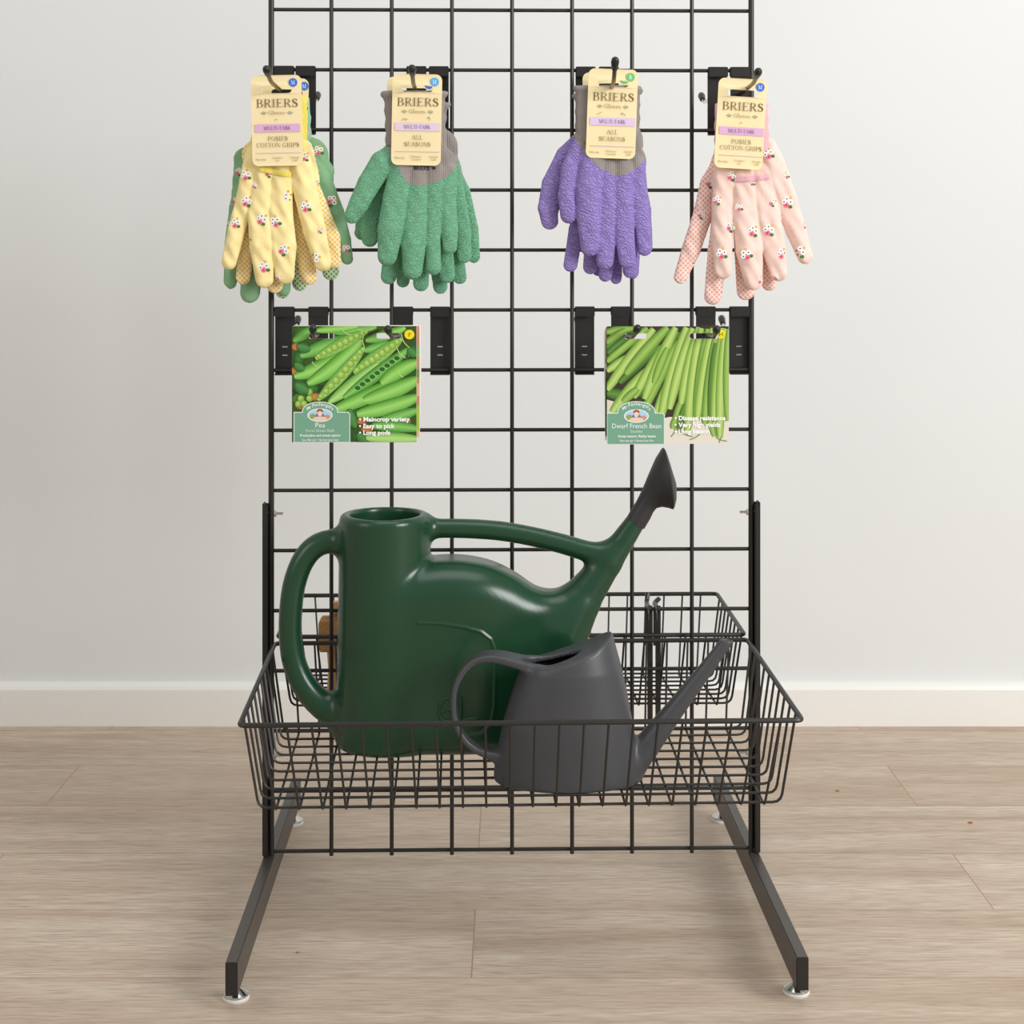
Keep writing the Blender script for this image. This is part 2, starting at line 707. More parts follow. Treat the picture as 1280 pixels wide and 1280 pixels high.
# ------------------------------------------------------------------ printing and lettering
def text_polys(s, bold=0.0, _c={}):
    """outline text -> (points, faces), cap height 1, baseline 0, starting at x=0; also its width"""
    key = (s, bold)
    if key in _c:
        return _c[key]
    cu = bpy.data.curves.new('t', 'FONT')
    cu.body = s
    cu.size = 1.0
    cu.resolution_u = 3
    cu.offset = bold
    o = bpy.data.objects.new('t', cu)
    COL.objects.link(o)
    dg = bpy.context.evaluated_depsgraph_get()
    me = bpy.data.meshes.new_from_object(o.evaluated_get(dg))
    pts = [(v.co.x / 0.69, v.co.y / 0.69) for v in me.vertices]
    fcs = [tuple(p.vertices) for p in me.polygons]
    bpy.data.objects.remove(o)
    bpy.data.curves.remove(cu)
    bpy.data.meshes.remove(me)
    wd = max([p[0] for p in pts] or [0])
    _c[key] = (pts, fcs, wd)
    return _c[key]


TK, TN = 0.115, 0.035


def _rib(P):
    out = []
    L, R = [], []
    for i, (x, y, hw) in enumerate(P):
        a, b = P[max(i - 1, 0)], P[min(i + 1, len(P) - 1)]
        tx, ty = b[0] - a[0], b[1] - a[1]
        n = math.hypot(tx, ty) or 1
        L.append((x - ty / n * hw, y + tx / n * hw))
        R.append((x + ty / n * hw, y - tx / n * hw))
    for i in range(len(P) - 1):
        out.append([L[i], L[i + 1], R[i + 1], R[i]])
    return out


def _rect(x0, y0, x1, y1):
    return [[(x0, y0), (x1, y0), (x1, y1), (x0, y1)]]


def _stem(x, y0=0.0, y1=1.0, w=TK, sf=0.09, top=True, bot=True):
    o = _rect(x, y0, x + w, y1)
    if bot:
        o += _rect(x - sf, y0, x + w + sf, y0 + TN)
    if top:
        o += _rect(x - sf, y1 - TN, x + w + sf, y1)
    return o


def _arc(cx, cy, rx, ry, a0, a1, n=14, thick=TK, thin=TN):
    P = []
    for i in range(n + 1):
        a = math.radians(a0 + (a1 - a0) * i / n)
        P.append((cx + rx * math.cos(a), cy + ry * math.sin(a), (thin + (thick - thin) * abs(math.cos(a)) ** 1.5) / 2))
    return _rib(P)


def _line(x0, y0, x1, y1, w):
    return _rib([(x0, y0, w / 2), (x1, y1, w / 2)])


SPINE = [(.53, .76, .04), (.47, .92, .03), (.31, .975, .035), (.15, .90, .06), (.11, .74, .075), (.22, .60, .085), (.40, .50, .09),
         (.55, .38, .085), (.57, .22, .07), (.46, .07, .045), (.29, .025, .03), (.14, .09, .03), (.07, .25, .04)]
GLY = {
    'I': (_stem(.12), .40),
    'B': (_stem(.12) + _rect(.2, .962, .42, 1) + _rect(.2, .5, .44, .555) + _rect(.2, 0, .45, .038) + _arc(.42, .76, .2, .21, -90, 90) + _arc(.45, .28, .24, .25, -90, 90), .80),
    'R': (_stem(.12) + _rect(.2, .962, .42, 1) + _rect(.2, .47, .42, .525) + _arc(.42, .735, .21, .235, -90, 90) + _line(.42, .5, .74, .02, .10) + _rect(.66, 0, .86, .035), .86),
    'P': (_stem(.12) + _rect(.2, .962, .42, 1) + _rect(.2, .43, .42, .485) + _arc(.42, .715, .21, .255, -90, 90), .72),
    'E': (_stem(.12) + _rect(.2, .962, .66, 1) + _rect(.2, .49, .54, .545) + _rect(.2, 0, .68, .038) + _rect(.62, .8, .67, 1) + _rect(.64, 0, .69, .2) + _rect(.51, .42, .55, .62), .78),
    'S': (_rib(SPINE) + _rect(.515, .7, .555, .98) + _rect(.05, .02, .09, .32), .68),
    'L': (_stem(.12) + _rect(.2, 0, .64, .038) + _rect(.61, 0, .66, .24), .72),
    'A': (_line(.1, 0, .42, 1, .04) + _line(.4, 1, .76, 0, .115) + _rect(.22, .32, .62, .375) + _rect(0, 0, .22, .035) + _rect(.6, 0, .9, .035), .90),
    'M': (_line(.14, 0, .16, 1, .04) + _line(.16, 1, .5, .05, .11) + _line(.5, .05, .86, 1, .04) + _stem(.82) + _rect(.02, 0, .26, .035) + _rect(.04, .965, .2, 1), 1.12),
    'N': (_line(.14, 0, .14, 1, .04) + _line(.14, 1, .76, .02, .11) + _line(.77, 0, .77, 1, .04) + _rect(.02, 0, .26, .035) + _rect(.65, .965, .89, 1) + _rect(.02, .965, .2, 1), .90),
    'U': (_stem(.12, .28, 1, bot=False) + _line(.68, .28, .68, 1, .04) + _arc(.44, .3, .245, .28, 180, 360) + _rect(.58, .965, .78, 1), .84),
    'T': (_stem(.3, top=False) + _rect(.03, .962, .72, 1) + _rect(.03, .76, .08, 1) + _rect(.67, .76, .72, 1), .76),
    'K': (_stem(.12) + _line(.26, .42, .66, .97, .04) + _line(.36, .58, .76, .02, .11) + _rect(.54, .965, .8, 1) + _rect(.62, 0, .88, .035), .88),
    'O': (_arc(.45, .5, .36, .49, 0, 360, 26), .92),
    'C': (_arc(.45, .5, .36, .49, 50, 310, 22) + _rect(.66, .7, .71, .98), .80),
    'G': (_arc(.45, .5, .36, .49, 50, 320, 22) + _rect(.66, .7, .71, .98) + _stem(.6, .08, .42, bot=False), .90),
    '-': (_rect(.05, .34, .35, .42), .42),
    ' ': ([], .36),
    'l': (_stem(.06, 0, 1.0, .13, .04), .32),
    'o': (_arc(.28, .31, .22, .3, 0, 360, 20), .60),
    'v': (_line(.06, .62, .3, 0, .12) + _line(.3, 0, .52, .62, .035) + _rect(-.02, .58, .2, .62) + _rect(.42, .58, .6, .62), .60),
    'e': (_arc(.28, .31, .22, .3, 0, 310, 18) + _rect(.08, .3, .5, .34), .58),
    's': ([[(x * .72, y * .62) for x, y in q] for q in _rib(SPINE)], .46),
}


def serif_polys(s, track=0.06):
    x, out = 0.0, []
    for ch in s:
        g, adv = GLY[ch]
        for q in g:
            out.append([(px + x, py) for px, py in q])
        x += adv + track
    return out, x - track


class Ink:
    """layers of flat ink printed on a sheet; 2-D units: pixels, y down"""
    def __init__(self):
        self.v, self.f, self.c, self.n = [], [], [], 0

    def poly(self, pts, col, lift=True, faces=None):
        if lift:
            self.n += 1
        b = len(self.v)
        cols = col if isinstance(col, list) else [col] * len(pts)
        self.v += [(p[0], p[1], self.n) for p in pts]
        self.c += [rgb(*c) for c in cols]
        self.f += [tuple(b + i for i in q) for q in (faces or [range(len(pts))])]

    def disc(self, x, y, rx, ry, col, edge=None, n=18, off=(0, 0)):
        e = edge or col
        pts = [(x + off[0], y + off[1])] + [(x + rx * math.cos(2 * PI * k / n), y + ry * math.sin(2 * PI * k / n)) for k in range(n)]
        self.poly(pts, [col] + [e] * n, faces=[(0, 1 + k, 1 + (k + 1) % n) for k in range(n)])

    def rect(self, x0, y0, x1, y1, col):
        self.poly([(x0, y0), (x1, y0), (x1, y1), (x0, y1)], col)

    def strip(self, path, prof, cols, n=14):
        """pod: quadratic path (3 points), half width prof(t), colours across"""
        m = len(cols)
        pts, cc, fs = [], [], []
        for i in range(n + 1):
            t = i / n
            a, b, c = path
            x = a[0] * (1 - t) ** 2 + 2 * b[0] * t * (1 - t) + c[0] * t * t
            y = a[1] * (1 - t) ** 2 + 2 * b[1] * t * (1 - t) + c[1] * t * t
            tx = 2 * (1 - t) * (b[0] - a[0]) + 2 * t * (c[0] - b[0])
            ty = 2 * (1 - t) * (b[1] - a[1]) + 2 * t * (c[1] - b[1])
            L = math.hypot(tx, ty) or 1
            hw = prof(t)
            for j in range(m):
                q = (j / (m - 1) * 2 - 1) * hw
                pts.append((x - ty / L * q, y + tx / L * q))
                cc.append(cols[j])
        for i in range(n):
            for j in range(m - 1):
                fs.append((i * m + j, i * m + j + 1, (i + 1) * m + j + 1, (i + 1) * m + j))
        self.poly(pts, cc, faces=fs)

    def text(self, s, x, y, h, col, align='C', width=None, bold=0.0, rot=0.0):
        pts, fcs, wd = text_polys(s, bold)
        if not pts:
            return
        sx = width / wd if width else h
        x0 = {'L': 0, 'C': -wd * sx / 2, 'R': -wd * sx}[align]
        cr, sr = math.cos(rot), math.sin(rot)
        q = []
        for a, b in pts:
            lx, ly = x0 + a * sx, -b * h
            q.append((x + lx * cr - ly * sr, y + lx * sr + ly * cr))
        self.poly(q, col, faces=fcs)

    def serif(self, s, x, y, h, width, col):
        polys, wd = serif_polys(s)
        sx = width / wd
        self.n += 1
        for q in polys:
            self.poly([(x - width / 2 + a * sx, y - b * h) for a, b in q], col, lift=False)

    def build(self, name, parent, fn, mat='ink', step=0.00002, clip=(), base_lift=0.00008):
        bm = bmesh.new()
        lay = bm.verts.layers.float_color.new('ink')
        vs = []
        for (x, y, n), c in zip(self.v, self.c):
            v = bm.verts.new((x, y, n))
            v[lay] = c
            vs.append(v)
        for f in self.f:
            try:
                bm.faces.new([vs[i] for i in f])
            except ValueError:
                pass
        for kind, (x0, x1, y0, y1) in clip:
            for co, no in (((x0, 0, 0), (1, 0, 0)), ((x1, 0, 0), (1, 0, 0)), ((0, y0, 0), (0, 1, 0)), ((0, y1, 0), (0, 1, 0))):
                bmesh.ops.bisect_plane(bm, geom=bm.verts[:] + bm.edges[:] + bm.faces[:], plane_co=co, plane_no=no, dist=1e-4)
            dead = []
            for f in bm.faces:
                c = f.calc_center_median()
                inside = x0 < c.x < x1 and y0 < c.y < y1
                if inside == (kind == 'hole'):
                    dead.append(f)
            bmesh.ops.delete(bm, geom=dead, context='FACES')
        for v in bm.verts:
            n = v.co.z
            v.co = fn(v.co.x, v.co.y) + Vector((0, -(base_lift + n * step), 0))
        return obj(name, bm, mat, parent, smooth=False)


def sheet(outlines, fn, thick):
    """flat sheet with holes: 2-D outlines -> bmesh, thickness towards the back"""
    cu = bpy.data.curves.new('s', 'CURVE')
    cu.dimensions = '2D'
    cu.fill_mode = 'BOTH'
    for P in outlines:
        sp = cu.splines.new('POLY')
        sp.points.add(len(P) - 1)
        for q, (x, y) in zip(sp.points, P):
            q.co = (x, y, 0, 1)
        sp.use_cyclic_u = True
    cu.extrude = 0.5
    o = bpy.data.objects.new('s', cu)
    COL.objects.link(o)
    me = bpy.data.meshes.new_from_object(o.evaluated_get(bpy.context.evaluated_depsgraph_get()))
    bm = bmesh.new()
    bm.from_mesh(me)
    bpy.data.objects.remove(o)
    bpy.data.curves.remove(cu)
    bpy.data.meshes.remove(me)
    bmesh.ops.remove_doubles(bm, verts=bm.verts, dist=1e-5)
    for v in bm.verts:
        z = v.co.z
        v.co = fn(v.co.x, v.co.y) + Vector((0, (z + .5) * thick, 0))
    return bm


def rrect(x0, y0, x1, y1, r, n=6):
    P = []
    for cx, cy, a0 in ((x1 - r, y0 + r, -90), (x1 - r, y1 - r, 0), (x0 + r, y1 - r, 90), (x0 + r, y0 + r, 180)):
        for k in range(n + 1):
            a = math.radians(a0 + 90 * k / n)
            P.append((cx + r * math.cos(a), cy + r * math.sin(a)))
    return P


# ================================================================== the setting
def struct(name, bm, mat, smooth=False):
    o = obj(name, bm, mat, None, smooth)
    o['kind'] = 'structure'
    return o


WALL_Y = 0.743
bm = bmesh.new()
box(bm, -3.2, 3.2, -3.6, WALL_Y + 0.1, -0.04, 0.0)
struct('floor', bm, 'floor')
bm = bmesh.new()
box(bm, -3.2, 3.2, WALL_Y, WALL_Y + 0.1, 0.0, 2.7)
struct('wall_back', bm, 'wall')
bm = bmesh.new()
prof = [(0, 0), (-0.016, 0), (-0.016, 0.062), (-0.013, 0.068), (-0.006, 0.0715), (0, 0.0725)]
ra = [bm.verts.new((-3.2, WALL_Y + a, b)) for a, b in prof]
rb = [bm.verts.new((3.2, WALL_Y + a, b)) for a, b in prof]
for i in range(len(prof)):
    j = (i + 1) % len(prof)
    bm.faces.new((ra[i], ra[j], rb[j], rb[i]))
bm.faces.new(ra)
bm.faces.new(rb[::-1])
struct('baseboard_back', bm, 'trim')

# ================================================================== the display stand
st = thing('display_stand', 'tall black wire grid display stand with two long foot bars', 'display stand', (0, 0, 0))
ZB, PI_ = 0.0575, 0.075
ZW = [ZB + PI_ * k for k in range(18)]
bm = bmesh.new()
for k in range(1, 8):
    u = -0.3 + 0.075 * k
    tube(bm, [(u, -0.0025, ZB - 0.004), (u, -0.0025, ZW[-1] + 0.004)], 0.0026, 10)
for z in ZW:
    tube(bm, [(-0.3, 0.0025, z), (0.3, 0.0025, z)], 0.0024, 10)
obj('wire_grid', bm, 'black', st)
for s in (-1, 1):
    bm = bmesh.new()
    tube(bm, [(s * 0.3, 0, ZB - 0.004), (s * 0.3, 0, ZW[-1] + 0.004)], 0.0036, 12)
    obj('side_rail', bm, 'black', st)
    bm = bmesh.new()
    u = s * 0.3065
    z0, z1 = 0.0545, 0.491
    for a, b in ((-0.009, -0.0055), (0.0055, 0.009)):
        box(bm, u - 0.0035, u + 0.0035, a, b, z0, z1, 0.0012)
    box(bm, min(u + s * .0012, u + s * .0036), max(u + s * .0012, u + s * .0036), -0.009, 0.009, z0, z1 + 0.002, 0.0009)
    up = obj('upright', bm, 'black', st)
    for z in (0.479, 0.178):
        bm = bmesh.new()
        tube(bm, [(s * 0.3045, 0.0002, z), (s * 0.2855, 0.0002, z)], 0.0016, 10)
        tube(bm, [(s * 0.2962, 0.0002, z), (s * 0.2935, 0.0002, z)], 0.0042, 6)
        obj('bolt', bm, 'chrome', st)
    uf = s * 0.3025
    bm = bmesh.new()
    box(bm, uf - 0.0066, uf + 0.0066, -0.306, 0.297, 0.0185, 0.0537, 0.0012)
    fb = obj('foot_bar', bm, 'bar', st)
    for yy in (-0.3066, 0.2962):
        bm = bmesh.new()
        box(bm, uf - 0.0063, uf + 0.0063, yy, yy + 0.0008, 0.0188, 0.0534, 0.0003)
        obj('end_cap', bm, 'black_plate', fb)
    for v in (-0.272, 0.262):
        bm = bmesh.new()
        lathe(bm, (uf, v, 0), [(0.0135, 0.0), (0.0142, 0.001), (0.0142, 0.0032), (0.0135, 0.004)], 28)
        obj('foot_pad', bm, 'nylon', fb)
        bm = bmesh.new()
        lathe(bm, (uf, v, 0), [(0.0134, 0.004), (0.0138, 0.005), (0.0134, 0.0066), (0.0085, 0.0105), (0.0055, 0.012), (0.004, 0.0135), (0.004, 0.0195)], 28)
        obj('levelling_foot', bm, 'chrome', fb)


# ================================================================== wire baskets
def basket(name, label, front, back, bot, rear, nx, nu, hw_top, hw_bot, ang):
    """front/back: rim (v, z); bot: bottom front and back (v, z)"""
    t = thing(name, label, 'basket', (0, min(bot[0][0], bot[1][0]), min(bot[0][1], bot[1][1])), 'wire baskets hung on the stand')
    c, s_ = math.cos(ang), math.sin(ang)
    piv = back[0]

    def P(u, v, z):
        dv = v - piv
        return Vector((u * c - dv * s_, piv + u * s_ + dv * c, z))
    bm = bmesh.new()
    rim = fillet([P(-hw_top, *front), P(hw_top, *front), P(hw_top, *back), P(-hw_top, *back)], 0.008, 4, True)
    tube(bm, rim, 0.0029, 8, True)
    obj('rim', bm, 'black', t)
    bm = bmesh.new()
    lift = 0.0022
    # wires running front to back
    for i in range(nx):
        f = i / (nx - 1) * 2 - 1
        ub = f * hw_bot * 0.935
        ut = f * hw_bot * 0.975
        pts = [P(ut, front[0], front[1] - 0.001), P(ub, bot[0][0], bot[0][1]), P(ub, bot[1][0], bot[1][1]), P(ut, back[0], back[1] - 0.001)]
        tube(bm, fillet(pts, 0.006, 3), 0.0014, 6)
    # wires running side to side
    for j in range(nu):
        g = j / (nu - 1)
        vb = bot[0][0] + (bot[1][0] - bot[0][0]) * (0.012 + 0.976 * g)
        zb = bot[0][1] + (bot[1][1] - bot[0][1]) * g + lift
        vt = front[0] + (back[0] - front[0]) * (0.1 + 0.82 * g)
        zt = front[1] + (back[1] - front[1]) * (0.1 + 0.82 * g) - 0.001
        pts = [P(-hw_top, vt, zt), P(-hw_bot, vb, zb), P(hw_bot, vb, zb), P(hw_top, vt, zt)]
        tube(bm, fillet(pts, 0.009, 3), 0.0015, 6)
    obj('wire_cage', bm, 'black', t)
    # two hooks that hang the rim on the grid
    for u in (-0.15, 0.03):
        bm = bmesh.new()
        sg = -1 if not rear else 1
        pts = [(u, sg * 0.0125, back[1]), (u, sg * 0.009, 0.366), (u, -sg * 0.007, 0.366), (u, -sg * 0.007, 0.352)]
        tube(bm, fillet(pts, 0.006, 4), 0.0017, 8)
        obj('hanging_hook', bm, 'black', t)
    return t


basket('wire_basket', 'black wire basket in front of the grid holding two watering cans',
       (-0.3335, 0.3128), (-0.0115, 0.3208), ((-0.303, 0.2138), (-0.056, 0.2232)), False, 22, 10, 0.2935, 0.2775, math.radians(0.7))
basket('wire_basket', 'black wire basket hung behind the grid, low beside the wall',
       (0.245, 0.3255), (0.0115, 0.3225), ((0.205, 0.2225), (0.016, 0.2325)), True, 22, 8, 0.2935, 0.2775, 0.0)


# ================================================================== hooks on the grid
def hook(px, row, front, label, tip=None, group=None, tipx=None):
    """plate that clips over two grid wires, with an upturned prong"""
    zt, zb = ZW[row], ZW[row - 1]
    u = p2r(px, 325, 0)[0]
    t = thing('display_hook', label, 'hook', (u, -0.001 if front else 0.007, zb - 0.006), group)
    hw = 0.0123
    bm = bmesh.new()
    va, vb = (-0.0022, -0.0006) if front else (0.0056, 0.0072)
    box(bm, u - hw, u + hw, va, vb, zb - 0.0055, zt + 0.0035, 0.0006)
    # tab folded over the top wire and lip under the lower one
    if front:
        box(bm, u - hw, u + hw, -0.0022, 0.0068, zt + 0.0027, zt + 0.0043, 0.0006)
        box(bm, u - hw, u + hw, -0.0036, -0.0018, zt - 0.0085, zt + 0.0043, 0.0008)
        box(bm, u - hw, u + hw, 0.0054, 0.0068, zt - 0.007, zt + 0.0040, 0.0006)
    else:
        box(bm, u - hw, u + hw, -0.0022, 0.0072, zt + 0.0027, zt + 0.0043, 0.0006)
        box(bm, u - hw, u + hw, -0.0034, -0.0016, zt - 0.0085, zt + 0.0043, 0.0008)
        box(bm, u - hw, u + hw, -0.002, 0.0072, zb - 0.0062, zb - 0.0044, 0.0006)
    obj('back_plate', bm, 'black_plate', t, True, 30)
    z0 = zt - 0.03
    if front:
        tp = p2r(tip[0], tip[1], -0.15)
        p0 = Vector((u, -0.002, z0))
        k = 0.76
        p1 = Vector((u + (tp.x - u) * k, -0.118, z0 + 0.002))
        pts = fillet([p0, p1, tp], 0.02, 6)
        r = 0.0026
    else:
        tp = Vector((u, 0.15, z0 + 0.0145))
        pts = fillet([Vector((u, 0.007, z0)), Vector((u, 0.128, z0 + 0.002)), tp], 0.02, 6)
        r = 0.0024
    bm = bmesh.new()
    tube(bm, pts, r, 10)
    pr = obj('prong', bm, 'prong' if front else 'chrome', t)
    d = (pts[-2] - pts[-1]).normalized()
    bm = bmesh.new()
    tp = pts[-1]
    L = [tp - d * 0.004, tp - d * 0.003, tp - d * 0.001, tp + d * 0.003, tp + d * 0.009, tp + d * 0.0155, tp + d * 0.016]
    tube(bm, L, 0, 14, rad=[0.0012, 0.0028, 0.0042, 0.0049, 0.0044, 0.0036, 0.0022])
    obj('rubber_tip', bm, 'rubber', pr)
    if not front:
        bm = bmesh.new()
        for dz in (-0.016, -0.0265):
            ball(bm, (u, va, z0 + dz), 0.0001)
            box(bm, u - 0.0035, u + 0.0035, va - 0.0007, va + 0.0002, z0 + dz - 0.0008, z0 + dz + 0.0008, 0.0004)
        w_ = obj('weld_mark', bm, 'chrome', t)
    return t


GH = 'hooks holding the gloves'
hook(355, 13, True, 'black hook through the card of the yellow flowered gloves', (333, 86), GH)
hook(520.5, 13, True, 'black hook through the card of the green rubber gloves', (515, 85), GH)
hook(761, 13, True, 'black hook through the card of the purple rubber gloves', (769, 75), GH)
hook(925, 13, True, 'black hook through the card of the pink flowered gloves', (948, 89), GH)
GR = 'hooks facing the wall, upper row'
hook(382, 13, False, 'rear-facing black hook plate beside the yellow gloves, tip pointing at the wall', None, GR)
hook(548.5, 13, False, 'rear-facing black hook plate beside the green rubber gloves', None, GR)
hook(732, 13, False, 'rear-facing black hook plate beside the purple gloves', None, GR)
hook(897.5, 13, False, 'rear-facing black hook plate beside the pink gloves', None, GR)
GP = 'hooks holding the seed packets'
hook(398, 9, True, 'black hook through the left slot of the pea packet', (391, 410), GP)
hook(504, 9, True, 'black hook through the right slot of the pea packet', (484.5, 411), GP)
hook(776, 9, True, 'black hook through the left slot of the bean packet', (797, 410), GP)
hook(882, 9, True, 'black hook through the right slot of the bean packet', (896, 411), GP)
GQ = 'hooks facing the wall, lower row'
hook(355.5, 9, False, 'rear-facing black hook plate on the outer side of the pea packet', None, GQ)
hook(550, 9, False, 'rear-facing black hook plate on the inner side of the pea packet', None, GQ)
hook(731, 9, False, 'rear-facing black hook plate on the inner side of the bean packet', None, GQ)
hook(924.5, 9, False, 'rear-facing black hook plate on the outer side of the bean packet', None, GQ)

# ================================================================== big green watering can
VB = -0.115
fr = Frame(560, 800, VB)
base = fr.pt(560, 934, 0)
can = thing('watering_can', 'large dark green plastic watering can with grey rose, in the front wire basket', 'watering can', base)
POLY = cat([(452, 760), (470, 722), (505, 704), (545, 697), (580, 697), (615, 704), (645, 718), (672, 735), (700, 739), (722, 742), (740, 756),
            (731, 788), (708, 835), (695, 880), (686, 915), (668, 931), (600, 932), (540, 932), (475, 931), (458, 922), (452, 890), (451, 830)], 5)


def can_fields(X, Y, Z):
    # tower
    k = np.clip((Y - 640) / 290.0, 0, 1)
    hw, hd = 56.5 + 3.0 * k, 60.0 - 3 * k
    cx = 481.5 - 1.5 * k
    e = (np.sqrt(((X - cx) / hw) ** 2 + (Z / hd) ** 2 + 1e-6) - 1) * 55
    a, b = e + 8, np.maximum(641 - Y, Y - 931) + 8
    tower = np.sqrt(np.maximum(a, 0) ** 2 + np.maximum(b, 0) ** 2) + np.minimum(np.maximum(a, b), 0) - 8
    d2 = poly2(X, Y, POLY)
    q = np.clip((X - 575) / 170.0, 0, 1)
    half = 57.5 - 34 * q * q * (3 - 2 * q)
    slab = extr(d2, Z, half, 40 - 20 * q * q * (3 - 2 * q) - 16 * np.clip((Y - 760) / 120.0, 0, 1))
    body = smin(tower, slab, 9)
    ho = (np.sqrt(((X - 481.5) / 43.0) ** 2 + (Z / 50.0) ** 2 + 1e-6) - 1) * 43
    hole = np.maximum(ho, Y - 740)
    handle = chain(X, Y, Z, dense([(440, 680, 14.5), (414, 676, 14.5), (393, 684, 14.5), (378, 703, 14.5), (368, 732, 14.5), (364, 765, 14.5), (364, 800, 14.5),
                             (370, 832, 15), (384, 860, 16), (404, 880, 18), (432, 896, 22)], 3))
    top = chain(X, Y, Z, dense([(525, 662, 14), (545, 660.5, 12.2), (585, 661, 12.2), (625, 664, 12.2), (665, 671, 12.2), (705, 681, 12.5), (735, 690, 13), (757, 693, 14)], 3))
    spout = chain(X, Y, Z, [(702, 785, 36), (724, 752, 26), (760, 704, 17.5), (796, 651, 12.3)], k=4)
    inner = chain(X, Y, Z, [(760, 704, 12), (820, 616, 9)])
    spout = np.maximum(spout, (X - 796) * .56 - (Y - 651) * .83)
    tot = smin(body, handle, 16)
    tot = smin(tot, spout, 14)
    tot = smin(tot, top, 13)
    tot = -smin(-tot, hole + 0 * Z, 5)
    return tot, [body, handle + 5, top + 5, spout + 3]


V, Q, lab = implicit(can_fields, ((340, 815), (628, 942), (-68, 68)), 2.4)
Vr, Q, Nr = oriented(V, Q, fr)
tree_can = BVHTree.FromPolygons([tuple(p) for p in Vr], [tuple(int(i) for i in q) for q in Q])
for i, nm in enumerate(('body', 'side_handle', 'carry_handle', 'spout')):
    a, b, c = submesh(Vr, Q, Nr, lab == i)
    arr_obj(nm, a, b, 'green_plastic', can, c)


def onto(tree, x, y, f, lift=0.0):
    o = f.pt(x, y, 160)
    h = tree.ray_cast(o, Vector((0, 1, 0)))
    if h[0] is None:
        return f.pt(x, y, 60)
    return h[0] + Vector((0, -lift, 0))


# raised panel edge and litre mark
def ridge(bm, path, r, tree, f, lift, sub=6):
    pts = []
    path = [(640 + (x - 640) * .97, 325 + (y - 325) * .97) for x, y in path]
    for (x0, y0), (x1, y1) in zip(path, path[1:]):
        for k in range(sub):
            t = k / sub
            pts.append(onto(tree, x0 + (x1 - x0) * t, y0 + (y1 - y0) * t, f, lift))
    pts.append(onto(tree, *path[-1], f, lift))
    tube(bm, pts, r, 8)


bm = bmesh.new()
ridge(bm, [(520, 779), (550, 780), (580, 785), (600, 791), (612, 801), (617, 815), (617, 850), (616, 885), (612, 908), (600, 918), (575, 921)], 0.0036, tree_can, fr, -0.0022)
obj('panel_ridge', bm, 'green_plastic', can)
bm = bmesh.new()
six = [(565, 877), (560, 872.5), (553, 874), (549, 882), (548, 892), (550, 899), (556, 902), (562, 900), (565, 894), (562, 887), (555, 886), (550, 890)]
ridge(bm, six, 0.0017, tree_can, fr, 0.0004, 4)
ridge(bm, [(575, 872), (575, 900), (594, 899)], 0.0017, tree_can, fr, 0.0004, 4)
obj('capacity_mark', bm, 'green_plastic', can)
# rose
bm = bmesh.new()
secs = [((783, 648.5), (805.5, 662), 1), ((791, 635), (813.5, 648.5), 1), ((796, 627), (817, 641), 1), ((803, 613), (821, 636), 1), ((811, 594), (828, 634.5), .95),
        ((820, 574), (836, 636), .9), ((828, 561.5), (840, 637.5), .88), ((830, 560.5), (841.5, 637.5), .88), ((832, 563), (843, 635), .88), ((836, 575), (845.5, 626), .88), ((842, 594), (846, 608), .88)]
rings = []
for (a, b, wz) in secs:
    c = ((a[0] + b[0]) / 2, (a[1] + b[1]) / 2)
    hx, hy = (b[0] - a[0]) / 2, (b[1] - a[1]) / 2
    L = math.hypot(hx, hy) * wz
    rings.append([bm.verts.new(fr.pt(c[0] + hx * math.cos(q), c[1] + hy * math.cos(q), L * math.sin(q))) for q in [2 * PI * k / 28 for k in range(28)]])
for A, B in zip(rings, rings[1:]):
    for k in range(28):
        bm.faces.new((A[k], A[(k + 1) % 28], B[(k + 1) % 28], B[k]))
bm.faces.new(rings[0])
bm.faces.new(rings[-1])
obj('rose', bm, 'rose', can, True, 50)

# ================================================================== small charcoal watering can
VS = -0.226
fs = Frame(710, 900, VS)
can2 = thing('watering_can', 'small charcoal grey plastic watering can with long thin spout, in the front wire basket', 'watering can', fs.pt(710, 976, 0))


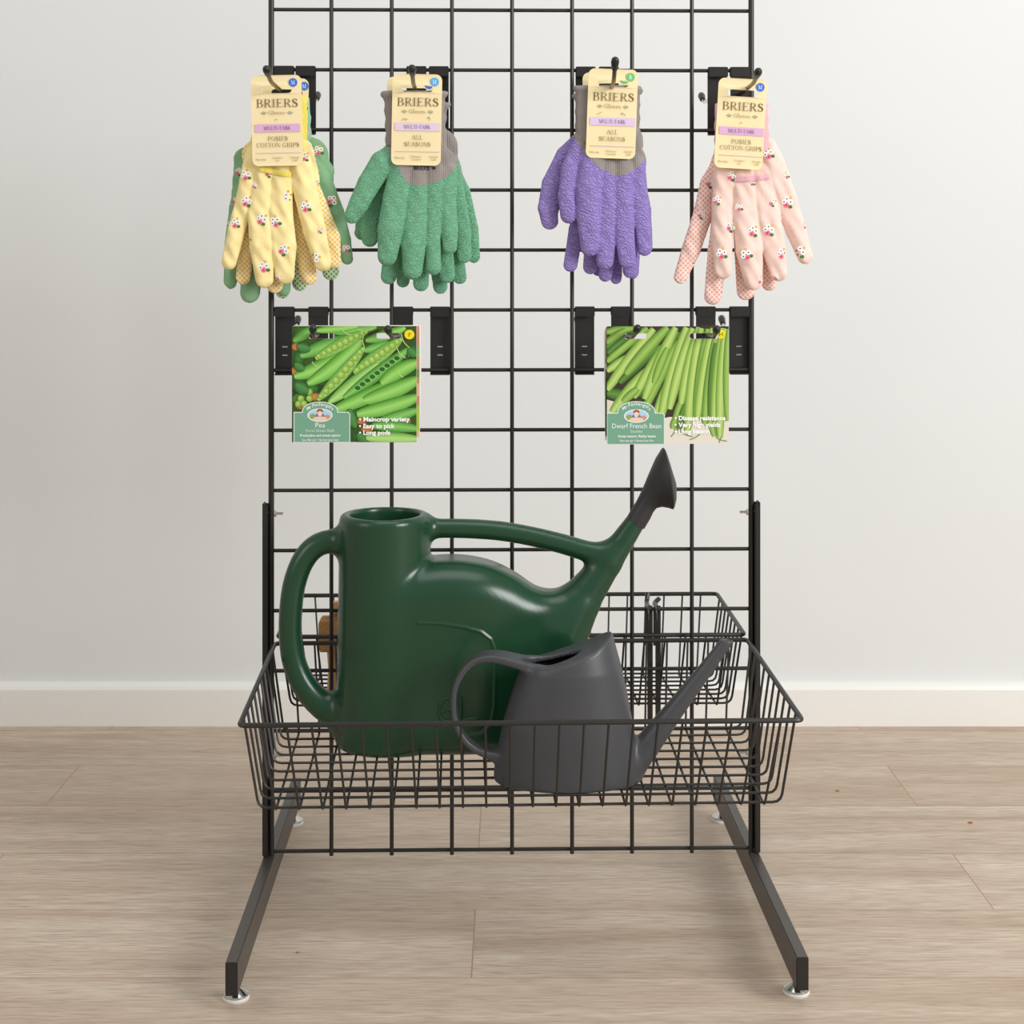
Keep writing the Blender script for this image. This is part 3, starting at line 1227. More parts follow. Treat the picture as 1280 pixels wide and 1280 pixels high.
def can2_fields(X, Y, Z):
    ys = [785, 800, 835, 870, 905, 940, 965, 976]
    hw = np.interp(Y, ys, [48, 52, 63.5, 73.5, 82, 88.5, 92.5, 92])
    cx = np.interp(Y, ys, [716, 716, 714, 711.5, 709.5, 709, 709.5, 709.5])
    hd = np.interp(Y, [785, 800, 835, 905, 976], [39, 43, 50, 53, 54.5])
    e = (np.sqrt(((X - cx) / hw) ** 2 + (Z / hd) ** 2 + 1e-6) - 1) * hd
    ytop = np.interp(X, [600, 640, 665, 690, 715, 740, 755, 764, 780], [828, 829, 828, 824.5, 817, 806.5, 797, 789.5, 784])
    ytop = ytop - 0.0006 * Z * Z * 0
    b = np.maximum((ytop - Y) * .92, Y - 975.5)
    r = 3.5
    a1, b1 = e + r, b + r
    body = np.sqrt(np.maximum(a1, 0) ** 2 + np.maximum(b1, 0) ** 2) + np.minimum(np.maximum(a1, b1), 0) - r
    cav = (np.sqrt(((X - 688) / 36.0) ** 2 + (Z / 21.0) ** 2 + 1e-6) - 1) * 21
    cav = np.maximum(cav, Y - 900)
    hp = [(672, 831, 5), (650, 827, 5), (630, 822, 5), (610, 819.5, 4.5), (592, 825, 4), (578, 839, 3.6), (569, 858, 3.5), (567, 880, 3.5), (570, 902, 3.5), (580, 921, 3.6), (596, 935, 4), (620, 944, 5)]
    handle = None
    hp = dense(hp, 3)
    for a, c in zip(hp, hp[1:]):
        dx, dy = c[0] - a[0], c[1] - a[1]
        t = np.clip(((X - a[0]) * dx + (Y - a[1]) * dy) / (dx * dx + dy * dy), 0, 1)
        dd = np.sqrt((X - a[0] - t * dx) ** 2 + (Y - a[1] - t * dy) ** 2) - (a[2] + t * (c[2] - a[2])) + 2
        ymid = a[1] + t * dy
        wz = 13 + 11 * np.clip((X - 590) / 60, 0, 1) * (Y < 860)
        zz = np.abs(Z) - wz + 2
        q = np.sqrt(np.maximum(dd, 0) ** 2 + np.maximum(zz, 0) ** 2) + np.minimum(np.maximum(dd, zz), 0) - 2
        handle = q if handle is None else np.minimum(handle, q)
    spout = chain(X, Y, Z, [(786, 960, 20), (808, 934, 16.5), (842, 890, 12.5), (880, 841, 9.5), (918, 791, 7.2)])
    spout = np.maximum(spout, (801 - Y) * .8 + (X - 912) * .15)
    bore = chain(X, Y, Z, [(900, 815, 5), (922, 785, 5)])
    tot = smin(body, handle, 9)
    hol = np.maximum(np.maximum(e + 5, ytop + 6 - Y), Y - 960)
    tot = -smin(-tot, np.minimum(cav, hol), 2.0)
    tot = smin(tot, spout, 6)
    tot = np.maximum(tot, -bore)
    return tot, [np.minimum(body, 900), handle + 3, spout + 2]


V, Q, lab = implicit(can2_fields, ((556, 926), (780, 982), (-60, 60)), 1.9)
Vr, Q, Nr = oriented(V, Q, fs)
for i, nm in enumerate(('body', 'handle', 'spout')):
    a, b, c = submesh(Vr, Q, Nr, lab == i)
    arr_obj(nm, a, b, 'grey_plastic', can2, c)


# ================================================================== gloves
FLW = [((0, -4.2), 3.1, 0), ((4.2, -0.4), 3.3, 0), ((-3.6, -1.0), 2.6, 0), ((-1.2, 3.4), 3.3, 1), ((3.6, 5.4), 2.6, 2), ((4.6, -5.6), 1.6, 4)]


def glove(name, parent, f, chains, mats, palm, bounds_z=16, h=1.4, zs=0.55, k=0.2, fold=0.8, flowers=(), split=None, cuff_name='cuff', seed=1, shade=None):
    """cloth hand from tapered finger chains; split(x,y)>0 marks the knit part, cut along a clean curve"""
    allp = [p for c in chains for p in c] + [p for c in palm for p in c]
    x0 = min(p[0] - p[2] for p in allp) - 4
    x1 = max(p[0] + p[2] for p in allp) + 4
    y0 = min(p[1] - p[2] for p in allp) - 4
    y1 = max(p[1] + p[2] for p in allp) + 4

    def fields(X, Y, Z):
        t = None
        wv = np.sin(X * .21 + Y * .09 + seed) * np.sin(Y * .13 - X * .05 + seed * 2) + .6 * np.sin(X * .37 - Y * .21 + seed * 3) * np.sin(Y * .06 + seed)
        Z = Z - fold * 1.3 * wv
        for c in chains:
            q = chain(X, Y, Z, c, zs * 1.12, 1.0)
            t = q if t is None else smin(t, q, k)
        for c in palm:
            t = smin(t, chain(X, Y, Z, c, 0.15, 3.0), 3)
        t = t * 0.6
        return t, [t]
    V, Q, lab = implicit(fields, ((x0, x1), (y0, y1), (-bounds_z, bounds_z)), h, 1)
    Vr, Q, Nr = oriented(V, Q, f)
    if split is not None:
        s = np.array([split(x, y) for x, y in V[:, :2]])
        fs_ = s[Q].mean(1) > 0
        # settle the border vertices on the curve
        mark = np.zeros(len(V), int)
        np.bitwise_or.at(mark, Q[fs_].ravel(), 1)
        np.bitwise_or.at(mark, Q[~fs_].ravel(), 2)
        for i in np.nonzero(mark == 3)[0]:
            x, y = V[i, 0], V[i, 1]
            for _ in range(2):
                s0 = split(x, y)
                gx = (split(x + .5, y) - s0) / .5
                gy = (split(x, y + .5) - s0) / .5
                g = gx * gx + gy * gy + 1e-6
                st_ = np.clip(s0 / g, -3, 3)
                x, y = x - st_ * gx, y - st_ * gy
            V[i, 0], V[i, 1] = x, y
        Vr = f.arr(V)
    else:
        fs_ = np.zeros(len(Q), bool)
    tree = BVHTree.FromPolygons([tuple(p) for p in Vr], [tuple(int(i) for i in q) for q in Q])
    a, b, c = submesh(Vr, Q, Nr, ~fs_)
    vv, ff, mi, nn = a.tolist(), b.tolist(), [0] * len(b), c.tolist()
    rnd = random.Random(seed)
    for (fx, fy, ang, sc) in flowers:
        for (ox, oy), rad, mt in FLW:
            ca, sa = math.cos(ang), math.sin(ang)
            cx, cy = fx + (ox * ca - oy * sa) * sc, fy + (ox * sa + oy * ca) * sc
            for (rr, m_, lift) in (((rad * sc, mt, 0.00035),) if mt in (2, 4) else ((rad * sc, mt, 0.00035), (0.85 * sc, 3, 0.0006))):
                nseg = 10
                ring = []
                for q in range(nseg):
                    th = 2 * PI * q / nseg
                    px, py = cx + rr * math.cos(th), cy + rr * math.sin(th) * (0.8 if m_ == 2 else 1)
                    hit = tree.ray_cast(f.pt(px, py, 60), Vector((0, 1, 0)))
                    if hit[0] is None:
                        ring = None
                        break
                    ring.append(hit[0] + Vector((0, -lift, 0)))
                if ring is None:
                    continue
                if max(p.y for p in ring) - min(p.y for p in ring) > 0.006:
                    continue
                ce = tree.ray_cast(f.pt(cx, cy, 60), Vector((0, 1, 0)))
                if ce[0] is None:
                    continue
                i0 = len(vv)
                vv.append(list(ce[0] + Vector((0, -lift, 0))))
                nn.append([0, -1, 0])
                for p in ring:
                    vv.append(list(p))
                    nn.append([0, -1, 0])
                for q in range(nseg):
                    ff.append([i0, i0 + 1 + (q + 1) % nseg, i0 + 1 + q])
                    mi.append(m_ + 1)
    o = arr_obj(name, np.array(vv), ff, [mats[0]] + (FLOWER_MATS if flowers else []), parent, np.array(nn), mi)
    if split is not None:
        a, b, c = submesh(Vr, Q, Nr, fs_)
        arr_obj(cuff_name, a, b, mats[1], o, c)
    return o, tree


def cuff(name, parent, f, x0, x1, y0, y1, mat, roll=True, half=7.0, skew=0.0, flare=0.0, d=0.0):
    """flattened knitted tube, open at the top with a rolled edge"""
    bm = bmesh.new()
    n = 32
    rows = 12
    rings = []

    def ring(y, x0_, x1_, hf):
        cx, hw = (x0_ + x1_) / 2, (x1_ - x0_) / 2
        out = []
        for k in range(n):
            a = 2 * PI * k / n
            c, s = math.cos(a), math.sin(a)
            out.append(bm.verts.new(f.pt(cx + hw * math.copysign(abs(c) ** .7, c), y + skew * c, d + hf * math.copysign(abs(s) ** .8, s))))
        return out
    prof = []
    if roll:
        prof += [(y0 + 5, -3.5), (y0 + 2, -3), (y0, -.5), (y0 + 1, 2.4), (y0 + 4, 3.2), (y0 + 7, 2.2), (y0 + 9, .4)]
    else:
        prof += [(y0 + 6, -2.5), (y0 + .6, -1.6), (y0, -.6), (y0 + .8, .2)]
    for i in range(1, rows + 1):
        prof.append((y0 + 10 + (y1 - y0 - 10) * i / rows, 0))
    for y, dx in prof:
        t = max(0, min(1, (y - y0) / (y1 - y0)))
        fl = flare * (1 - t) ** 2 + dx * 1.1
        wob = .8 * math.sin(y * .35)
        rings.append(ring(y, x0 - fl + wob, x1 + fl + wob, half + dx * .7))
    for A, B in zip(rings, rings[1:]):
        for k in range(n):
            bm.faces.new((A[k], A[(k + 1) % n], B[(k + 1) % n], B[k]))
    return obj(name, bm, mat, parent, True, 80)


def card(parent, cx, cy, rot, v0, lines, badge, wd=62.0, ht=115.0, band=(222, 176, 212), mark=None, small=('Non-slip', 'Comfort', 'Fit')):
    """header card with hang slot and its printing; (cx, cy) pixel of its centre"""
    f = Frame(cx, cy, v0)
    cr, sr = math.cos(rot), math.sin(rot)

    def fn(x, y):
        lx, ly = x - wd / 2, y - ht / 2
        bow = 1.2 * (lx / (wd / 2)) ** 2
        return f.pt(cx + lx * cr - ly * sr, cy + lx * sr + ly * cr, -bow)

    def slot():
        P = []
        for k in range(7):
            a = PI / 2 + PI * k / 6
            P.append((16 + 4.2 * math.cos(a), 18.4 - 4.2 * math.sin(a) * -1))
        for k in range(7):
            a = -PI / 2 + PI * k / 6
            P.append((46.5 + 4.2 * math.cos(a), 18.4 + 4.2 * math.sin(a)))
        return P
    out = rrect(0, 0, wd, ht, 8, 6)
    # subdivide long edges so that the card can bow
    dense = []
    for i, p in enumerate(out):
        q = out[(i + 1) % len(out)]
        m_ = max(1, int(math.hypot(q[0] - p[0], q[1] - p[1]) / 8))
        for k in range(m_):
            dense.append((p[0] + (q[0] - p[0]) * k / m_, p[1] + (q[1] - p[1]) * k / m_))
    bm = sheet([dense, slot()], fn, 0.0008)
    c = obj('header_card', bm, 'card', parent, False)
    ink = Ink()
    br = (122, 92, 58)
    ink.serif('BRIERS', 32.3, 40.2, 10.4, 52, (118, 92, 62))
    ink.serif('Gloves', 31.5, 49.2, 5.2, 20.5, (150, 122, 84))
    for sx in (15.6, 48.2):
        for ox, oy, col in ((-2.2, 0, (150, 170, 150)), (2.2, 0, (150, 170, 150)), (0, -1.4, (206, 170, 110)), (0, 1.2, (120, 150, 140))):
            ink.disc(sx + ox, 47 + oy, 1.2, 0.9, col, n=8)
    for ox, oy, r_, col in mark or [(31, 55.5, 1.1, (200, 160, 70))]:
        ink.disc(ox, oy, r_, r_ * .8, col, n=8)
    ink.rect(3.8, 61, 60, 71, band)
    ink.serif('MULTI-TASK', 31.8, 68.4, 4.8, 33.5, (120, 80, 112))
    for s, y, wdt in lines:
        ink.serif(s, 32.3, y, 5.6, wdt, br)
    ink.rect(4.8, 96.6, 60.4, 97.4, (214, 182, 206))
    tc = (168, 142, 104)
    ink.text(small[0], 10.5, 106, 2.5, tc)
    ink.text(small[1], 31.5, 104.2, 2.5, tc)
    ink.text(small[2], 31.5, 107.8, 2.5, tc)
    ink.text('Stretch', 53, 104.2, 2.5, tc)
    ink.text('Cuff', 53, 107.8, 2.5, tc)
    ink.build('printed_lettering', c, fn, base_lift=0.00025)
    ink = Ink()
    ink.disc(52.6, 9.6, 5.4, 5.4, badge[0], n=24)
    if badge[1] in GLY:
        ink.serif(badge[1], 52.6, 12.2, 5.2, 5.2 if badge[1] == 'M' else 3.4, (245, 248, 250))
    ink.build('size_sticker', c, fn, base_lift=0.0004)
    return c, f


def band_strip(name, parent, path, hw, f, tree, mat, lift=0.0022):
    bm = bmesh.new()
    rows = []
    n = 22
    for i in range(n + 1):
        t = i / n * (len(path) - 1)
        k = min(int(t), len(path) - 2)
        q = t - k
        x = path[k][0] + (path[k + 1][0] - path[k][0]) * q
        y = path[k][1] + (path[k + 1][1] - path[k][1]) * q
        row = []
        for s in (-1, -.4, .4, 1):
            h = tree.ray_cast(f.pt(x, y + s * hw, 60), Vector((0, 1, 0)))
            p = (h[0] if h[0] else f.pt(x, y + s * hw, 8))
            row.append((p.x, p.y, p.z, s))
        ym = min(r[1] for r in row)
        rows.append([bm.verts.new((r[0], ym - lift + (0.0008 if abs(r[3]) == 1 else 0), r[2])) for r in row])
    for A, B in zip(rows, rows[1:]):
        for k in range(3):
            bm.faces.new((A[k], A[k + 1], B[k + 1], B[k]))
    return obj(name, bm, mat, parent, True, 60)


def c1(x, y):
    return 260 + x * .2577, 60 + y * .2577


def c2(x, y):
    return 420 + x * .2577, 60 + y * .2577


def c3(x, y):
    return 660 + x * .25, 50 + y * .25


def c4(x, y):
    return 830 + x * .2577, 60 + y * .2577


def chains_from(cv, L):
    """finger lists in crop units -> plane units; entries (x, y, r_px[, z])"""
    return [[(*cv(p[0], p[1]), *p[2:]) for p in c] for c in L]


def flowers_from(cv, L, seed):
    r = random.Random(seed)
    return [(*cv(x, y), r.uniform(-.8, .8), s) for x, y, s in L]


# ---- yellow flowered pair (front left)
BLUE, SKY, GRN = (58, 112, 206), (86, 170, 232), (110, 196, 124)
fy = Frame(350, 250, -0.052)
yg = thing('gloves', 'pale yellow flowered cotton gloves on a cream header card', 'gloves', fy.pt(350, 366), 'gloves hung on the grid')
ch = chains_from(c1, [
    [(235, 520, 13, 0), (175, 760, 12, -2), (140, 880, 11, -2), (103, 1038, 9.6, -1)],
    [(275, 600, 13, 2), (250, 800, 14, 3), (262, 960, 15, 3), (276, 1118, 11.5, 2)],
    [(355, 600, 14, 1), (352, 800, 15.5, 2), (368, 960, 16, 2), (374, 1098, 12, 2)],
    [(440, 560, 15, 0), (478, 720, 15, 1), (515, 880, 14.5, 1), (556, 1040, 11, 0)]])
pm = chains_from(c1, [[(228, 490, 10, 0), (464, 490, 10, 0)], [(228, 490, 11, 0), (205, 640, 13, 0)], [(464, 490, 12, 0), (490, 640, 14, 0)], [(345, 490, 26, 0), (345, 600, 30, 0)]])
fl = flowers_from(c1, [(185, 620, .95), (190, 745, 1), (135, 850, .9), (172, 985, .95), (265, 832, 1), (330, 845, 1), (395, 725, 1), (370, 978, 1), (275, 1062, 1),
                       (475, 772, 1), (516, 1015, 1), (470, 530, .8), (300, 610, .7), (540, 650, .7), (230, 668, .5), (200, 925, .5), (545, 885, .5), (345, 1110, .5), (580, 870, .45)], 3)
g, tr = glove('glove', yg, fy, ch, ['yellow_cotton'], pm, 15, flowers=fl, seed=1, zs=.56, fold=1.3)
cuff('cuff', g, fy, 314, 381, 120, 188, 'yellow_knit', False, 7, flare=-4)
band_strip('elastic_band', g, [c1(258, 590), c1(320, 602), c1(408, 618)], 3.3, fy, tr, 'yellow_knit')
fy2 = Frame(350, 250, -0.0375)
ch = chains_from(c1, [
    [(230, 620, 11), (200, 850, 10), (172, 1110, 9.5)],
    [(320, 700, 11), (325, 950, 11), (325, 1150, 10)],
    [(400, 650, 12), (450, 900, 12), (488, 1108, 10.5)],
    [(440, 560, 14), (530, 750, 11), (600, 920, 10.5), (612, 1036, 8.5)]])
pm = chains_from(c1, [[(240, 520, 20, 0), (440, 520, 20, 0)]])
g, tr = glove('glove', yg, fy2, ch, ['yellow_dots'], pm, 12, seed=5, zs=.42)
cuff('cuff', g, fy2, 318, 384, 121, 190, 'yellow_knit', False, 5)
card(yg, 346, 150.5, math.radians(-1.2), -0.070, [('POSIES', 82, 25), ('COTTON GRIPS', 90, 53)], (BLUE, 'M'), 63, 113)

# ---- green flowered pair behind it
fg = Frame(350, 250, -0.0245)
gg = thing('gloves', 'sage green flowered cotton gloves, mostly hidden behind the yellow pair', 'gloves', fg.pt(350, 378), 'gloves hung on the grid')
ch = chains_from(c1, [
    [(220, 600, 14), (150, 780, 12), (122, 950, 10.5), (110, 1130, 8.5)],
    [(270, 700, 13), (230, 950, 13), (205, 1185, 12.5)],
    [(350, 700, 13), (362, 950, 12), (366, 1168, 9)],
    [(470, 560, 18), (545, 640, 14), (610, 800, 13), (650, 930, 11), (674, 1022, 7.5)]])
pm = chains_from(c1, [[(185, 540, 15, 0), (500, 520, 22, 0)], [(180, 540, 14, 0), (160, 780, 13, 0)], [(480, 490, 16, 0), (560, 600, 14, 0)]])
fl = flowers_from(c1, [(535, 500, .9), (600, 740, 1), (668, 975, .8), (150, 600, .7), (125, 740, .6), (110, 860, .7)], 8)
g, tr = glove('glove', gg, fg, ch, ['green_cotton'], pm, 13, flowers=fl, seed=9, zs=.42)
cuff('cuff', g, fg, 318, 389, 122, 192, 'mint_knit', False, 5, flare=-2)
fg2 = Frame(350, 250, -0.0155)
ch = chains_from(c1, [
    [(230, 800, 12), (215, 1000, 13), (203, 1190, 12)],
    [(360, 750, 12), (365, 1000, 12), (362, 1180, 9)],
    [(420, 750, 12), (440, 1000, 11.5), (446, 1140, 10)],
    [(480, 650, 14), (560, 900, 12), (594, 1085, 10.5)],
    [(240, 640, 12), (150, 820, 11), (112, 1000, 9), (112, 1140, 7.5)]])
pm = chains_from(c1, [[(240, 600, 22, 0), (440, 600, 22, 0)]])
g, tr = glove('glove', gg, fg2, ch, ['green_dots'], pm, 10, seed=11, zs=.3)
cuff('cuff', g, fg2, 322, 386, 126, 200, 'mint_knit', False, 3.6)
card(gg, 355.5, 150, math.radians(1.5), -0.0305, [('POSIES', 82, 25), ('COTTON GRIPS', 90, 53)], (BLUE, 'M'), 58, 105)


# ---- green rubber gloves
def line_split(pts):
    xs = [p[0] for p in pts]
    ys = [p[1] for p in pts]

    def s(x, y):
        return float(np.interp(x, xs, ys)) - y
    return s


fr1 = Frame(520, 250, -0.058)
ga = thing('gloves', 'green rubber coated gloves with grey knit backs, front pair', 'gloves', fr1.pt(520, 352), 'gloves hung on the grid')
ch = chains_from(c2, [
    [(300, 520, 17, -2), (225, 560, 16, -1), (160, 660, 14.5, 0), (110, 760, 12.5, 1), (78, 815, 9.8, 1)],
    [(330, 560, 16, 1), (292, 720, 16, 3), (266, 880, 16.5, 4), (250, 1010, 12.2, 3)],
    [(400, 600, 16, 0), (388, 800, 15.5, 1), (378, 950, 16, 2), (372, 1075, 12.5, 2)],
    [(480, 600, 14, 1), (478, 780, 10.5, 2), (472, 920, 9, 3), (474, 1065, 9.5, 3)],
    [(535, 600, 14, -1), (540, 780, 11.5, 0), (550, 880, 11, 1), (552, 965, 9.2, 1)]])
pm = chains_from(c2, [[(330, 420, 22, 0), (455, 420, 22, 0)], [(320, 520, 24, 0), (500, 560, 22, 0)], [(390, 420, 36, 0), (400, 600, 38, 0)]])
sp = line_split([c2(200, 390), c2(225, 425), c2(270, 530), c2(345, 655), c2(380, 668), c2(430, 668), c2(520, 640), c2(565, 600), c2(600, 560)])
g, tr = glove('glove', ga, fr1, ch, ['green_latex', 'grey_knit'], pm, 16, split=sp, cuff_name='knit_back', seed=2, fold=.5)
cuff('cuff', g, fr1, 482, 554, 114, 182, 'grey_knit', True, 7.5, flare=3)
ink = Ink()
ink.text('BRIERS', 0, 0, 4.6, (46, 42, 42), bold=0.02)
ink.disc(15.5, -2.3, 2.2, 2.0, (46, 42, 42), n=8)


def on_glove(x, y):
    h = tr.ray_cast(fr1.pt(527 + x, 213 + y, 60), Vector((0, 1, 0)))
    return (h[0] if h[0] else fr1.pt(527 + x, 213 + y, 14)) + Vector((0, -0.0004, 0))


ink.build('stamped_lettering', g, on_glove)
fr2 = Frame(520, 250, -0.0425)
ch = chains_from(c2, [
    [(260, 560, 14), (190, 740, 13), (160, 860, 13), (165, 925, 10.5)],
    [(320, 700, 12), (275, 950, 11), (256, 1108, 10)],
    [(400, 700, 12), (415, 950, 11), (412, 1142, 10)],
    [(490, 700, 12), (525, 950, 10.5), (538, 1100, 10.5)],
    [(550, 580, 14), (590, 760, 11.5), (618, 900, 10), (622, 1008, 9.2)]])
pm = chains_from(c2, [[(340, 480, 24, 0), (500, 480, 24, 0)], [(380, 560, 36, 0), (460, 600, 36, 0)]])
sp2 = line_split([c2(200, 420), c2(300, 560), c2(420, 620), c2(520, 600), c2(580, 560), c2(600, 520)])
g, tr2 = glove('glove', ga, fr2, ch, ['green_latex', 'grey_knit'], pm, 12, split=sp2, cuff_name='knit_back', seed=4, zs=.42, fold=.5)
cuff('cuff', g, fr2, 488, 556, 128, 186, 'grey_knit', True, 5.5, flare=4)
card(ga, 520.8, 149.5, math.radians(1.0), -0.0715, [('ALL', 82, 14), ('SEASONS', 90.5, 33)], (SKY, 'M'), 62, 114, (226, 204, 228),
     [(16.5, 56, 1.2, (206, 176, 120)), (19, 57, 1.1, (206, 176, 120)), (14, 57.4, 1, (206, 176, 120)), (46, 54.5, 1.2, (120, 112, 90)), (47.5, 57, .8, (120, 112, 90))], ('Non-slip', 'Moisture', 'Control'))
fr3 = Frame(520, 250, -0.0285)
gb = thing('gloves', 'second pair of green rubber coated gloves, behind the front green pair', 'gloves', fr3.pt(520, 362), 'gloves hung on the grid')
ch = chains_from(c2, [
    [(340, 700, 12), (335, 950, 11), (325, 1130, 8.5)],
    [(430, 700, 12), (480, 950, 11), (506, 1158, 9.3)],
    [(500, 700, 12), (575, 950, 10.5), (600, 1112, 8.8)],
    [(540, 580, 14), (610, 700, 11), (655, 880, 9.5), (668, 1012, 8.2)],
    [(300, 560, 12), (210, 740, 12), (140, 850, 11.5), (128, 895, 10)]])
pm = chains_from(c2, [[(350, 500, 24, 0), (500, 500, 24, 0)], [(390, 560, 34, 0), (470, 600, 36, 0)]])
sp3 = line_split([c2(200, 420), c2(300, 540), c2(420, 600), c2(560, 560), c2(590, 620), c2(640, 640)])
glove('glove', gb, fr3, ch, ['green_latex', 'grey_knit'], pm, 10, split=sp3, cuff_name='knit_back', seed=6, zs=.3, fold=.4)
cuff('cuff', gb, fr3, 492, 552, 122, 190, 'grey_knit', True, 4.5)
card(gb, 517.5, 151, math.radians(.5), -0.0345, [('ALL', 82, 14), ('SEASONS', 90.5, 33)], (BLUE, 'M'), 68, 110, (226, 204, 228))

# ---- purple rubber gloves
fp = Frame(755, 250, -0.058)
pa = thing('gloves', 'purple rubber coated gloves with grey knit backs, front pair', 'gloves', fp.pt(755, 335), 'gloves hung on the grid')
ch = chains_from(c3, [
    [(270, 540, 14, -3), (215, 640, 12, -1), (196, 780, 12, 0), (204, 875, 11, 0)],
    [(330, 590, 17, 2), (305, 740, 17, 4), (305, 900, 15.5, 4), (308, 1035, 12, 3)],
    [(400, 640, 15, 0), (400, 800, 14, 1), (392, 960, 13, 1), (384, 1105, 11, 1)],
    [(480, 640, 15, 1), (478, 820, 12.5, 3), (482, 980, 12.5, 3), (496, 1100, 11, 2)],
    [(540, 620, 12, 0), (556, 780, 11, 1), (572, 920, 10, 1), (584, 1045, 9, 0)]])
pm = chains_from(c3, [[(310, 500, 20, 0), (490, 500, 22, 0)], [(330, 580, 24, 0), (505, 600, 22, 0)], [(400, 480, 36, 0), (415, 640, 38, 0)]])
sp = line_split([c3(190, 440), c3(230, 485), c3(285, 575), c3(345, 635), c3(400, 660), c3(440, 685), c3(500, 668), c3(560, 625), c3(590, 590)])
g, tr = glove('glove', pa, fp, ch, ['purple_latex', 'grey_knit'], pm, 16, split=sp, cuff_name='knit_back', seed=12, fold=.5)
cuff('cuff', g, fp, 721, 797, 107, 178, 'grey_knit', True, 7.5, flare=2)
fp2 = Frame(755, 250, -0.0425)
ch = chains_from(c3, [
    [(280, 500, 14), (190, 580, 13), (120, 720, 13), (98, 840, 12.5), (108, 905, 11)],
    [(300, 700, 11), (240, 950, 9.5), (212, 1125, 9)],
    [(360, 700, 12), (330, 950, 11), (312, 1135, 9.5)],
    [(440, 700, 12), (420, 950, 10), (386, 1175, 8.8)],
    [(500, 700, 12), (512, 950, 10.5), (510, 1155, 9.2)]])
pm = chains_from(c3, [[(330, 500, 22, 0), (490, 520, 22, 0)], [(380, 580, 34, 0), (440, 620, 36, 0)]])
sp2 = line_split([c3(190, 460), c3(300, 560), c3(420, 620), c3(560, 600), c3(590, 560)])
g, tr2 = glove('glove', pa, fp2, ch, ['purple_latex', 'grey_knit'], pm, 12, split=sp2, cuff_name='knit_back', seed=14, zs=.42, fold=.5)
cuff('cuff', g, fp2, 719, 794, 116, 180, 'grey_knit', True, 5.5)
card(pa, 765, 142, math.radians(2.0), -0.0715, [('ALL', 82, 14), ('SEASONS', 90.5, 33)], (GRN, 'S'), 62, 112, (222, 200, 232),
     [(17, 55, 1.1, (200, 184, 150)), (14, 57, 1, (200, 184, 150)), (44, 55.5, 1.2, (150, 132, 160)), (47, 57, .9, (150, 132, 160))], ('Non-slip', 'Moisture', 'Control'))
fp3 = Frame(755, 250, -0.0285)
pb = thing('gloves', 'second pair of purple rubber coated gloves, behind the front purple pair', 'gloves', fp3.pt(755, 350), 'gloves hung on the grid')
ch = chains_from(c3, [
    [(420, 700, 12), (445, 950, 10), (440, 1192, 7.6)],
    [(480, 700, 12), (530, 950, 10), (526, 1165, 7.5)],
    [(330, 700, 12), (345, 950, 10), (350, 1150, 8)],
    [(530, 640, 12), (580, 850, 9.5), (594, 1035, 8)],
    [(290, 540, 14), (215, 620, 12), (140, 740, 12), (112, 860, 10)]])
pm = chains_from(c3, [[(330, 520, 24, 0), (480, 520, 24, 0)], [(380, 580, 34, 0), (440, 620, 36, 0)]])
glove('glove', pb, fp3, ch, ['purple_latex', 'grey_knit'], pm, 10, split=line_split([c3(190, 440), c3(300, 540), c3(420, 600), c3(600, 560)]), cuff_name='knit_back', seed=16, zs=.3, fold=.4)
cuff('cuff', pb, fp3, 724, 800, 110, 186, 'grey_knit', True, 4.5)
card(pb, 762, 145, math.radians(-1.0), -0.0345, [('ALL', 82, 14), ('SEASONS', 90.5, 33)], (GRN, 'S'), 66, 110, (222, 200, 232))

# ---- pink flowered gloves
fk = Frame(925, 250, -0.046)
pk = thing('gloves', 'pale pink flowered cotton gloves on a cream header card', 'gloves', fk.pt(925, 366), 'gloves hung on the grid')
ch = chains_from(c4, [
    [(300, 560, 15, 0), (282, 760, 13.5, 1), (280, 940, 13.5, 2), (285, 1080, 11, 1)],
    [(385, 600, 15, 1), (392, 800, 16.5, 2), (412, 980, 17, 3), (432, 1130, 12, 2)],
    [(470, 600, 15, 0), (496, 780, 16.5, 1), (526, 950, 15.5, 2), (556, 1092, 10.8, 1)],
    [(520, 540, 15, 0), (580, 700, 14.5, 0), (640, 880, 13, 0), (686, 1012, 9.8, 0)]])
pm = chains_from(c4, [[(290, 490, 10, 0), (505, 480, 11, 0)], [(285, 490, 11, 0), (280, 640, 13, 0)], [(505, 480, 12, 0), (560, 640, 14, 0)], [(395, 500, 26, 0), (410, 610, 30, 0)]])
fl = flowers_from(c4, [(500, 515, 1), (320, 622, .85), (250, 740, .8), (592, 750, 1.05), (355, 775, .7), (520, 750, .7), (318, 868, .9), (422, 890, 1), (500, 885, 1.05),
                       (272, 1000, 1), (390, 1005, 1), (565, 1000, .95), (655, 990, 1.05), (590, 620, .6), (540, 1110, .5), (460, 1128, .6), (420, 655, .6), (680, 865, .5)], 21)
g, tr = glove('glove', pk, fk, ch, ['pink_cotton'], pm, 15, flowers=fl, seed=22, zs=.56, fold=1.0)
cuff('cuff', g, fk, 897, 962, 122, 196, 'pink_knit', False, 7, flare=-3)
band_strip('elastic_band', g, [c4(336, 640), c4(420, 636), c4(505, 626)], 3.2, fk, tr, 'pink_knit')
fk2 = Frame(925, 250, -0.030)
ch = chains_from(c4, [
    [(300, 560, 16), (225, 660, 13.5), (190, 800, 12.5), (130, 980, 12), (78, 1112, 8.6)],
    [(290, 750, 13), (262, 980, 13), (236, 1205, 11)],
    [(380, 750, 13), (390, 1000, 12.5), (396, 1180, 11.5)],
    [(470, 750, 12), (500, 1000, 10.5), (510, 1145, 9)]])
pm = chains_from(c4, [[(310, 560, 20, 0), (480, 560, 22, 0)], [(290, 500, 12, 0), (260, 620, 14, 0)]])
